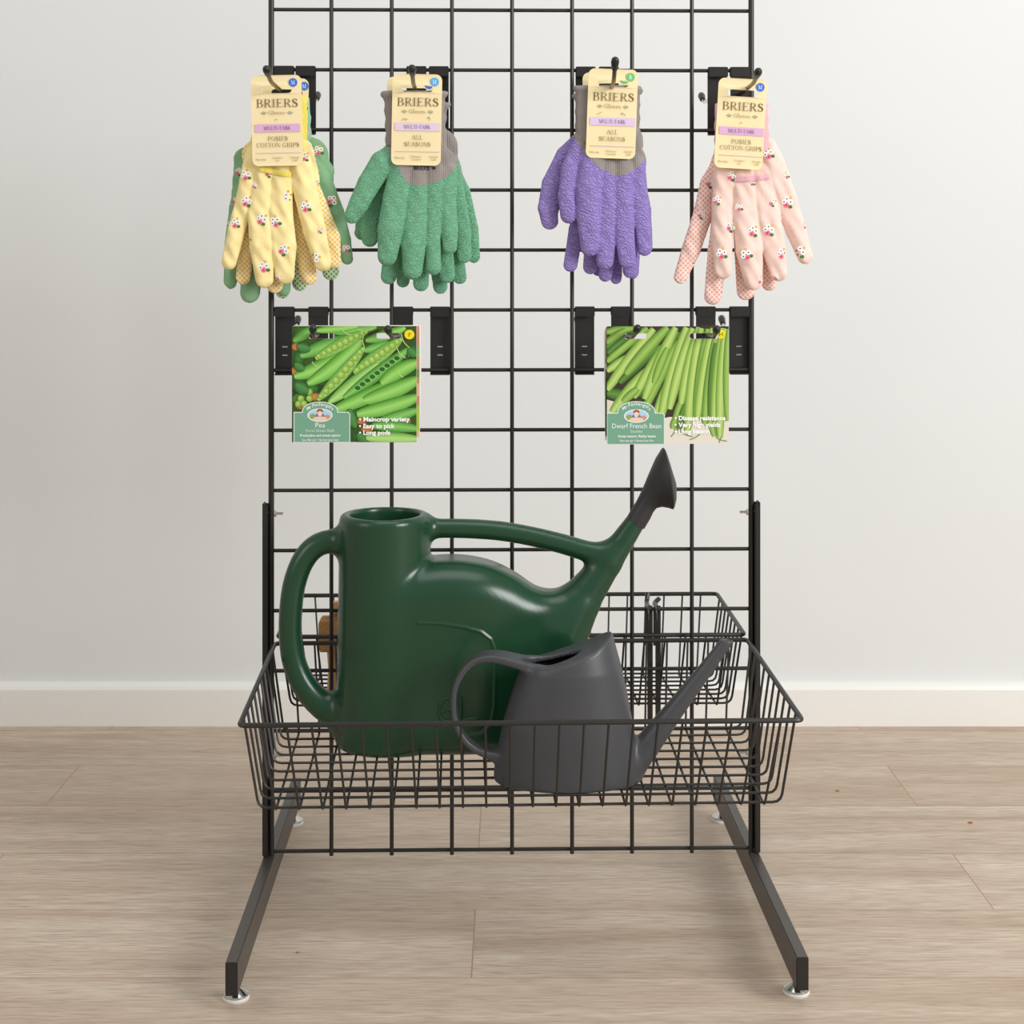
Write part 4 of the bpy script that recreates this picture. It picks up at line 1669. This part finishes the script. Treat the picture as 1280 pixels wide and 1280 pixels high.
fl = flowers_from(c4, [(222, 655, .9), (178, 810, .7), (150, 1055, .9), (85, 1140, .4), (288, 1190, .8)], 23)
g, tr = glove('glove', pk, fk2, ch, ['pink_dots'], pm, 12, flowers=fl, seed=24, zs=.42)
cuff('cuff', g, fk2, 893, 960, 129, 200, 'pink_knit', False, 5)
card(pk, 926, 154.5, math.radians(3.2), -0.066, [('POSIES', 82, 25), ('COTTON GRIPS', 90, 53)], (BLUE, 'M'), 61, 113)


# ================================================================== seed packets
def packet(name, label, outline, v0, slots, ink, clip, back_col, group, thick=0.0022, edge=None):
    cx = sum(p[0] for p in outline) / len(outline)
    cy = sum(p[1] for p in outline) / len(outline)
    f = Frame(cx, cy, v0)
    ys = [p[1] for p in outline]
    t = thing(name, label, 'seed packet', f.pt(cx, max(ys)), group)

    def fn(x, y):
        return f.pt(x, y, 0)
    holes = [rrect(x0, y0, x1, y1, 3.0, 4) for (x0, x1, y0, y1) in slots]
    bm = sheet([outline] + holes, fn, thick)
    p = obj('paper_sleeve', bm, back_col, t, False)
    if ink:
        cl = [('keep', clip)] + [('hole', s) for s in slots]
        ink.build('printed_front', t, fn, 'gloss_ink', 0.000012, cl, 0.00006)
    return t


def cp(x, y):
    return 330 + x * .19531, 370 + y * .19531


def cb(x, y):
    return 700 + x * .19531, 370 + y * .19531


POD = [(64, 124, 40), (116, 184, 72), (160, 214, 112), (134, 200, 92), (92, 160, 56)]
POD2 = [(62, 122, 46), (104, 172, 76), (138, 200, 104), (112, 182, 82), (72, 134, 50)]
SHELL = [(82, 146, 54), (140, 196, 98), (178, 220, 130), (166, 212, 118), (112, 170, 72)]


def podprof(wd, sharp=.5):
    return lambda t: wd * 1.12 * max(0.05, math.sin(PI * min(1, max(0, .04 + .92 * t))) ** sharp)


def seg_path(cv, x0, y0, x1, y1, bend=0.0):
    mx, my = (x0 + x1) / 2 - (y1 - y0) * bend, (y0 + y1) / 2 + (x1 - x0) * bend
    return (cv(x0, y0), cv(mx, my), cv(x1, y1))


def badge_panel(ink, cv, x0, x1, xd0, xd1, top, ysh, bot, title, variety, lines, tw):
    """green name panel with domed head and oval emblem; crop units"""
    G1 = (118, 166, 140)
    cx, rx, ry = (xd0 + xd1) / 2, (xd1 - xd0) / 2, ysh - top + 8

    def outline(g):
        P = [(x0 - g, bot + g), (x0 - g, ysh - g), (xd0 - g, ysh - g)]
        for k in range(1, 16):
            a = PI - PI * k / 16
            P.append((cx + (rx + g) * math.cos(a), ysh - 4 - (ry + g - 8) * math.sin(a) ** .85))
        P += [(xd1 + g, ysh - g), (x1 - 12 + g, ysh - g), (x1 + g, ysh + 10), (x1 + g, bot + g)]
        return [cv(*p) for p in P]

    def fan(P):
        c = cv(cx, (ysh + bot) / 2)
        n = len(P)
        return [c] + P, [(0, 1 + k, 1 + (k + 1) % n) for k in range(n)]
    for g, col in ((5, (226, 238, 230)), (0, G1)):
        P, fs_ = fan(outline(g))
        ink.poly(P, col, faces=fs_)
    k = .19531
    # emblem: oval with sky, field and produce round a small figure
    ex, ey = cx, ysh + 16
    ink.disc(*cv(ex, ey), 80 * k, 43 * k, (246, 246, 240), n=26)
    ink.disc(*cv(ex, ey), 75 * k, 38 * k, (176, 208, 232), n=26)
    ink.disc(*cv(ex - 46, ey + 8), 20 * k, 18 * k, (150, 166, 84), n=12)
    ink.disc(*cv(ex + 46, ey + 12), 20 * k, 15 * k, (214, 150, 104), n=12)
    ink.disc(*cv(ex, ey + 6), 30 * k, 20 * k, (94, 124, 178), n=14)
    ink.disc(*cv(ex, ey + 22), 44 * k, 14 * k, (240, 202, 174), n=16)
    ink.disc(*cv(ex, ey - 26), 20 * k, 15 * k, (166, 84, 56), n=14)
    ink.disc(*cv(ex, ey - 10), 15 * k, 17 * k, (242, 208, 182), n=14)
    # arched lettering
    s = 'Mr.Fothergill\u2019s'
    wds = [max(.28, text_polys(c, .01)[2]) + .1 for c in s]
    tot = sum(wds)
    acc = 0
    for c, wd in zip(s, wds):
        m_ = (acc + wd / 2) / tot - .5
        acc += wd
        a = m_ * 1.95
        px, py = cv(cx + (rx - 16) * math.sin(a), ysh + 26 - (ry + 1) * math.cos(a))
        ink.text(c, px, py, 19 * k, (248, 250, 248), bold=.015, rot=a * .62)
    ink.text(title, *cv(cx, ysh + 94), 30 * k, (246, 248, 246), width=tw * k)
    yy = ysh + 122
    ink.text(variety[0], *cv(cx, yy), 17 * k, (226, 238, 230), width=variety[1] * k)
    ink.text(lines[0], *cv(cx + 2, yy + 30), 15 * k, (250, 250, 248), width=lines[2] * k, bold=.02)
    ink.text(lines[1], *cv(cx + 2, yy + 58), 13 * k, (244, 246, 244), width=lines[3] * k, bold=.012)


# pea front
ink = Ink()
ink.rect(*cp(170, 180), *cp(990, 945), (58, 88, 34))
rr = random.Random(4)
for _ in range(26):
    x, y = rr.uniform(190, 970), rr.uniform(200, 930)
    ink.disc(*cp(x, y), rr.uniform(6, 14), rr.uniform(4, 9), rr.choice([(44, 66, 30), (64, 108, 40), (58, 52, 34), (82, 124, 48), (70, 60, 42)]), n=9)
for x, y in ((215, 325), (330, 505), (325, 645), (205, 480), (620, 795), (660, 850), (820, 745), (900, 800), (960, 740), (240, 700)):
    ink.disc(*cp(x, y), 8, 5, (214, 140, 72), (170, 104, 56), n=9)
for x, y, rx, ry in ((250, 318, 8, 5), (228, 575, 9, 9), (952, 345, 9, 6), (560, 760, 9, 12), (310, 590, 8, 6), (620, 900, 11, 6), (225, 400, 6, 10)):
    ink.disc(*cp(x, y), rx, ry, (72, 128, 62), (44, 92, 44), n=12)
for a in [(640, 350, 800, 298, 5.5, .06, POD2), (650, 285, 905, 205, 6, .05, POD), (440, 232, 720, 200, 5.5, .03, POD2), (190, 290, 340, 205, 6, -.06, POD2), (330, 222, 600, 196, 5, .0, POD),
          (235, 385, 560, 270, 8, -.04, POD2), (195, 515, 520, 360, 8.5, .09, POD), (280, 560, 625, 280, 8.8, .1, POD)]:
    ink.strip(seg_path(cp, *a[:4], a[5]), podprof(a[4]), a[6])
# open pods with peas
def open_pod(x0, y0, x1, y1, wd, bend, n, pr, side):
    ink.strip(seg_path(cp, x0, y0, x1, y1, bend), podprof(wd, .6), SHELL)
    pa_ = seg_path(cp, x0, y0, x1, y1, bend * .9)
    for i in range(n):
        t = .07 + .84 * i / (n - 1)
        x = pa_[0][0] * (1 - t) ** 2 + 2 * pa_[1][0] * t * (1 - t) + pa_[2][0] * t * t
        y = pa_[0][1] * (1 - t) ** 2 + 2 * pa_[1][1] * t * (1 - t) + pa_[2][1] * t * t
        s_ = pr * (.72 + .4 * math.sin(PI * t))
        ink.disc(x + side, y + side * .6, s_, s_, (196, 222, 122), (112, 164, 54), 14, (-.25 * s_, -.3 * s_))
open_pod(330, 400, 660, 225, 7, -.02, 9, 4.6, 0)
open_pod(345, 665, 640, 330, 7, .03, 0 + 9, 4.7, 0)
open_pod(575, 490, 880, 275, 8, .02, 9, 5.0, 0)
for a in [(415, 680, 730, 430, 7.5, .03, SHELL), (510, 650, 930, 335, 7.5, .02, POD2)]:
    ink.strip(seg_path(cp, *a[:4], a[5]), podprof(a[4], .6), a[6])
for i in range(9):
    t = i / 8
    ink.disc(*cp(600 + 250 * t, 588 - 190 * t), 3.4, 2.6, (56, 118, 44), (30, 72, 26), 9)
for a in [(455, 725, 850, 545, 8.5, .04, POD), (750, 560, 985, 425, 8.5, -.1, POD), (635, 670, 990, 530, 9, .05, POD), (595, 755, 985, 645, 8.5, .05, POD),
          (740, 800, 980, 730, 6.5, .03, POD2), (690, 830, 985, 850, 6.5, -.05, POD2), (650, 905, 985, 915, 6.5, -.02, SHELL)]:
    ink.strip(seg_path(cp, *a[:4], a[5]), podprof(a[4], .4), a[6])
for x, y in ((238, 655), (293, 655), (258, 688), (292, 612), (222, 690)):
    ink.disc(*cp(x, y), 4.3, 4.3, (192, 218, 116), (110, 160, 52), 14, (-1, -1.3))
for a in ((880, 245, 930, 330), (850, 330, 905, 395), (920, 385, 960, 360), (640, 250, 645, 330), (600, 215, 700, 205), (860, 480, 890, 520), (500, 215, 560, 250), (310, 420, 345, 450)):
    ink.strip(seg_path(cp, *a, .25), lambda t: .55, [(196, 216, 128)] * 2, 8)
for a in ((200, 430, 262, 470, 5), (205, 560, 290, 610, 6.5), (545, 720, 590, 840, 6.5), (925, 330, 975, 385, 5.5), (600, 880, 655, 925, 5), (215, 315, 300, 340, 5.5)):
    ink.strip(seg_path(cp, *a[:4], .15), podprof(a[4], .7), [(54, 108, 50), (84, 146, 76), (70, 130, 64), (48, 100, 46)])
badge_panel(ink, cp, 197, 548, 250, 470, 684, 745, 932, 'Pea', ('Hurst Green Shaft', 184), ('Productive and sweet tasting', 'Sow Mar-Jun \u2022 Harvest June-Sept', 258, 232), 64)
for s, y, wd in (('\u2022 Maincrop variety', 801, 325), ('\u2022 Easy to pick', 844, 230), ('\u2022 Long pods', 886, 200)):
    ink.text(s, *cp(608, y), 27 * .19531, (252, 252, 250), 'L', wd * .19531, .035)
ink.disc(*cp(930, 247), 6.3, 6.0, (246, 222, 40), n=20)
ink.text('F', *cp(930, 262), 5.2, (60, 60, 40))
PEA = [cp(183, 196), cp(240, 195), cp(500, 194), cp(760, 193), cp(976, 192), cp(976, 500), cp(975, 936), cp(820, 936), cp(500, 935), cp(187, 934), cp(184, 600)]
VP_ = -0.124
slots_p = [(387.0, 418.0, 416.5, 423.5), (470.5, 500.5, 416.5, 423.5)]
packet('seed_packet', 'green pea seed packet with pods pictured, at the front of its hooks', PEA, VP_, slots_p, ink, (cp(181, 0)[0], cp(975, 0)[0], cp(0, 193)[1], cp(0, 934)[1]), 'f_white', 'seed packets hung on the grid')
# behind it
ink = Ink()
ink.rect(*cp(190, 185), *cp(1010, 930), (216, 146, 106))
for y0_, y1_, c_ in ((320, 400, (150, 190, 110)), (470, 520, (110, 160, 80)), (560, 640, (232, 186, 150)), (700, 860, (180, 204, 70)), (860, 925, (226, 196, 150))):
    ink.rect(*cp(190, y0_), *cp(1010, y1_), c_)
P2 = [cp(190, 190), cp(1001, 188), cp(1005, 480), cp(996, 905), cp(215, 915)]
packet('seed_packet', 'orange edged seed packet peeking out behind the green pea packet', P2, -0.114, slots_p, ink, (cp(192, 0)[0], cp(994, 0)[0], cp(0, 192)[1], cp(0, 903)[1]), 'f_white', 'seed packets hung on the grid')

# bean front
ink = Ink()
ink.rect(*cb(270, 180), *cb(1100, 960), (62, 54, 42))
ink.poly([cb(560, 800), cb(700, 775), cb(1100, 770), cb(1100, 960), cb(560, 960)], (226, 220, 206))
ink.poly([cb(290, 660), cb(400, 690), cb(400, 760), cb(290, 760)], (220, 212, 194))
BEAN = [(96, 136, 52), (152, 190, 88), (190, 214, 124), (172, 202, 106), (118, 160, 66)]
BEAN2 = [(80, 122, 48), (126, 168, 72), (160, 194, 96), (140, 180, 82), (92, 138, 52)]
BD = [(56, 92, 40), (84, 126, 54), (104, 146, 66), (84, 126, 52), (60, 98, 42)]
bl = [(295, 330, 480, 205, 6, BD), (295, 230, 470, 205, 6, BEAN2), (300, 620, 420, 640, 8, BD), (295, 300, 420, 215, 6, BEAN2), (300, 420, 560, 205, 6.5, BEAN2), (305, 365, 470, 230, 5, BD),
      (300, 480, 440, 385, 6, BEAN), (440, 450, 600, 270, 6, BD), (300, 600, 600, 210, 8, BEAN), (380, 555, 640, 320, 6.5, BD), (500, 640, 760, 230, 6.5, BD), (330, 745, 560, 470, 8, BEAN), (420, 500, 690, 200, 8, BEAN2),
      (470, 650, 700, 280, 7.5, BEAN), (400, 680, 500, 590, 6, BEAN2), (545, 720, 760, 290, 7.5, BEAN2), (540, 660, 740, 200, 8, BEAN), (610, 760, 720, 500, 6, BEAN), (640, 800, 810, 200, 8, BEAN), (600, 560, 690, 330, 6, BEAN2),
      (700, 725, 850, 205, 7.5, BEAN), (770, 740, 800, 560, 5.5, BD), (730, 840, 780, 660, 5.5, BEAN2), (760, 860, 800, 700, 5, BD), (775, 690, 890, 200, 7.5, BEAN), (815, 880, 905, 205, 8, BEAN),
      (870, 770, 950, 210, 7.5, BEAN2), (880, 790, 980, 205, 7.5, BEAN), (925, 830, 1010, 215, 7, BEAN2), (965, 800, 1000, 300, 6, BD), (985, 880, 1045, 205, 7, BEAN), (1025, 905, 1062, 210, 7.5, BEAN), (1075, 800, 1082, 215, 6, BEAN2),
      (960, 780, 990, 900, 5, BEAN2), (720, 850, 740, 780, 5, BEAN2)]
for x0, y0, x1, y1, wd, c_ in bl:
    ink.strip(seg_path(cb, x0, y0, x1, y1, -.03), podprof(wd * .78, .3), c_)
for a in ((760, 860, 850, 900), (830, 920, 900, 880), (1000, 905, 1070, 930), (710, 900, 740, 850), (1040, 900, 1020, 940)):
    ink.strip(seg_path(cb, *a, .15), lambda t: .6, [(120, 150, 70)] * 2, 8)
badge_panel(ink, cb, 302, 665, 370, 606, 682, 752, 946, 'Dwarf French Bean', ('Stanley', 78), ('Great tasting, fleshy beans', 'Sow Apr-Jul \u2022 Harvest Jun-Oct', 244, 218), 318)
for s, y, wd in (('\u2022 Disease resistance', 795, 328), ('\u2022 Very high yields', 838, 296), ('\u2022 Long season', 881, 226)):
    ink.text(s, *cb(732, y), 27 * .19531, (252, 252, 250), 'L', wd * .19531, .035)
ink.disc(*cb(1030, 243), 6.0, 6.0, (240, 226, 36), n=20)
ink.text('H', *cb(1031, 257), 5.2, (60, 60, 40))
BEA = [cb(300, 196), cb(420, 195), cb(700, 194), cb(1084, 193), cb(1083, 480), cb(1082, 947), cb(800, 947), cb(500, 950), cb(300, 949), cb(302, 600)]
slots_b = [(781.5, 808.5, 416.5, 423.5), (862.5, 898.5, 416.5, 423.5)]
packet('seed_packet', 'green bean seed packet with long beans pictured, at the front of its hooks', BEA, VP_, slots_b, ink, (cb(299, 0)[0], cb(1082, 0)[0], cb(0, 193)[1], cb(0, 947)[1]), 'f_white', 'seed packets hung on the grid')
ink = Ink()
ink.rect(*cb(275, 180), *cb(1080, 935), (120, 128, 84))
for y0_, y1_, c_ in ((200, 300, (168, 150, 120)), (300, 400, (128, 152, 84)), (430, 470, (206, 200, 186)), (520, 900, (52, 96, 46))):
    ink.rect(*cb(275, y0_), *cb(1080, y1_), c_)
P2 = [cb(281, 197), cb(700, 196), cb(1070, 196), cb(1066, 900), cb(289, 925), cb(283, 520)]
packet('seed_packet', 'dark green edged seed packet peeking out behind the bean packet', P2, -0.114, slots_b, ink, (cb(289, 0)[0], cb(1060, 0)[0], cb(0, 199)[1], cb(0, 898)[1]), 'f_white', 'seed packets hung on the grid')

# ================================================================== things behind the grid
fb_ = Frame(420, 800, 0.09)
zf = 0.2305
br_ = thing('scrubbing_brush', 'brown coir brush with pale wooden back standing in the rear wire basket', 'brush', Vector((fb_.pt(424, 800).x, 0.09, zf)))
bm = bmesh.new()
a, b = fb_.pt(400, 811), fb_.pt(446, 773)
box(bm, a.x, b.x, 0.07, 0.11, a.z, b.z, 0.002)
obj('bristles', bm, 'coir', br_)
bm = bmesh.new()
a, b = fb_.pt(402, 774), fb_.pt(444, 752)
box(bm, a.x, b.x, 0.072, 0.108, a.z, b.z, 0.012, 4)
obj('wooden_back', bm, 'wood', br_)
bm = bmesh.new()
c = fb_.pt(418, 811)
tube(bm, [(c.x, 0.09, c.z + 0.002), (c.x, 0.09, zf + 0.03), (c.x, 0.09, zf + 0.004), (c.x, 0.09, zf + 0.0015)], 0, 14, rad=[0.010, 0.008, 0.010, 0.006])
obj('handle', bm, 'wood', br_)
for px, tipx, tipy, lab in ((812.5, 810, 741, 'black metal strap bracket hung on the back of the grid, with the taller upturned tip'),
                            (822.5, 824, 748, 'black metal strap bracket hung on the back of the grid, with the shorter upturned tip')):
    a = p2r(px, 757, 0.012)
    bt = p2r(px, 903, 0.012)
    t = thing('strap_bracket', lab, 'bracket', (a.x, 0.012, bt.z), 'strap brackets hung behind the grid')
    bm = bmesh.new()
    box(bm, a.x - 0.0034, a.x + 0.0034, 0.0105, 0.0125, bt.z, a.z, 0.0006)
    obj('strap', bm, 'black', t)
    bm = bmesh.new()
    tube(bm, fillet([(a.x - 0.0045, 0.0118, a.z - 0.05), (a.x - 0.0045, 0.0115, a.z), (a.x - 0.0045, -0.0068, a.z), (a.x - 0.0045, -0.0068, a.z - 0.014)], 0.008, 5), 0.0016, 8)
    obj('hanging_hook', bm, 'black', t)
    bm = bmesh.new()
    tp = p2r(tipx, tipy, 0.06)
    tube(bm, fillet([(a.x, 0.0115, a.z - 0.004), (a.x, 0.055, a.z - 0.006), tuple(tp)], 0.01, 5), 0.003, 8)
    obj('upturned_tip', bm, 'rubber', t)

# ================================================================== crumbs on the floor
for px, py, s, lab in ((372, 1191, 0.0018, 'tiny orange crumb on the floor beside the long left foot bar'),
                       (1047, 989, 0.0026, 'small dry leaf scrap on the floor right of the wire basket'),
                       (1213, 1029, 0.0028, 'small brown leaf scrap on the floor far right of the stand')):
    d = CAM_Z * F / (py - 325)
    t = thing('leaf_scrap' if s > .002 else 'crumb', lab, 'debris', ((px - 640) * d / F, d - 2, 0), None, False)
    bm = bmesh.new()
    rr_ = bmesh.ops.create_icosphere(bm, subdivisions=2, radius=s)
    for v in bm.verts:
        v.co = Vector((v.co.x * (1.3 + .3 * math.sin(v.co.y * 900)), v.co.y * .7, v.co.z * .35)) + Vector(BASE[t]) + Vector((0, 0, s * .36))
    obj('fragment', bm, 'crumb', t)
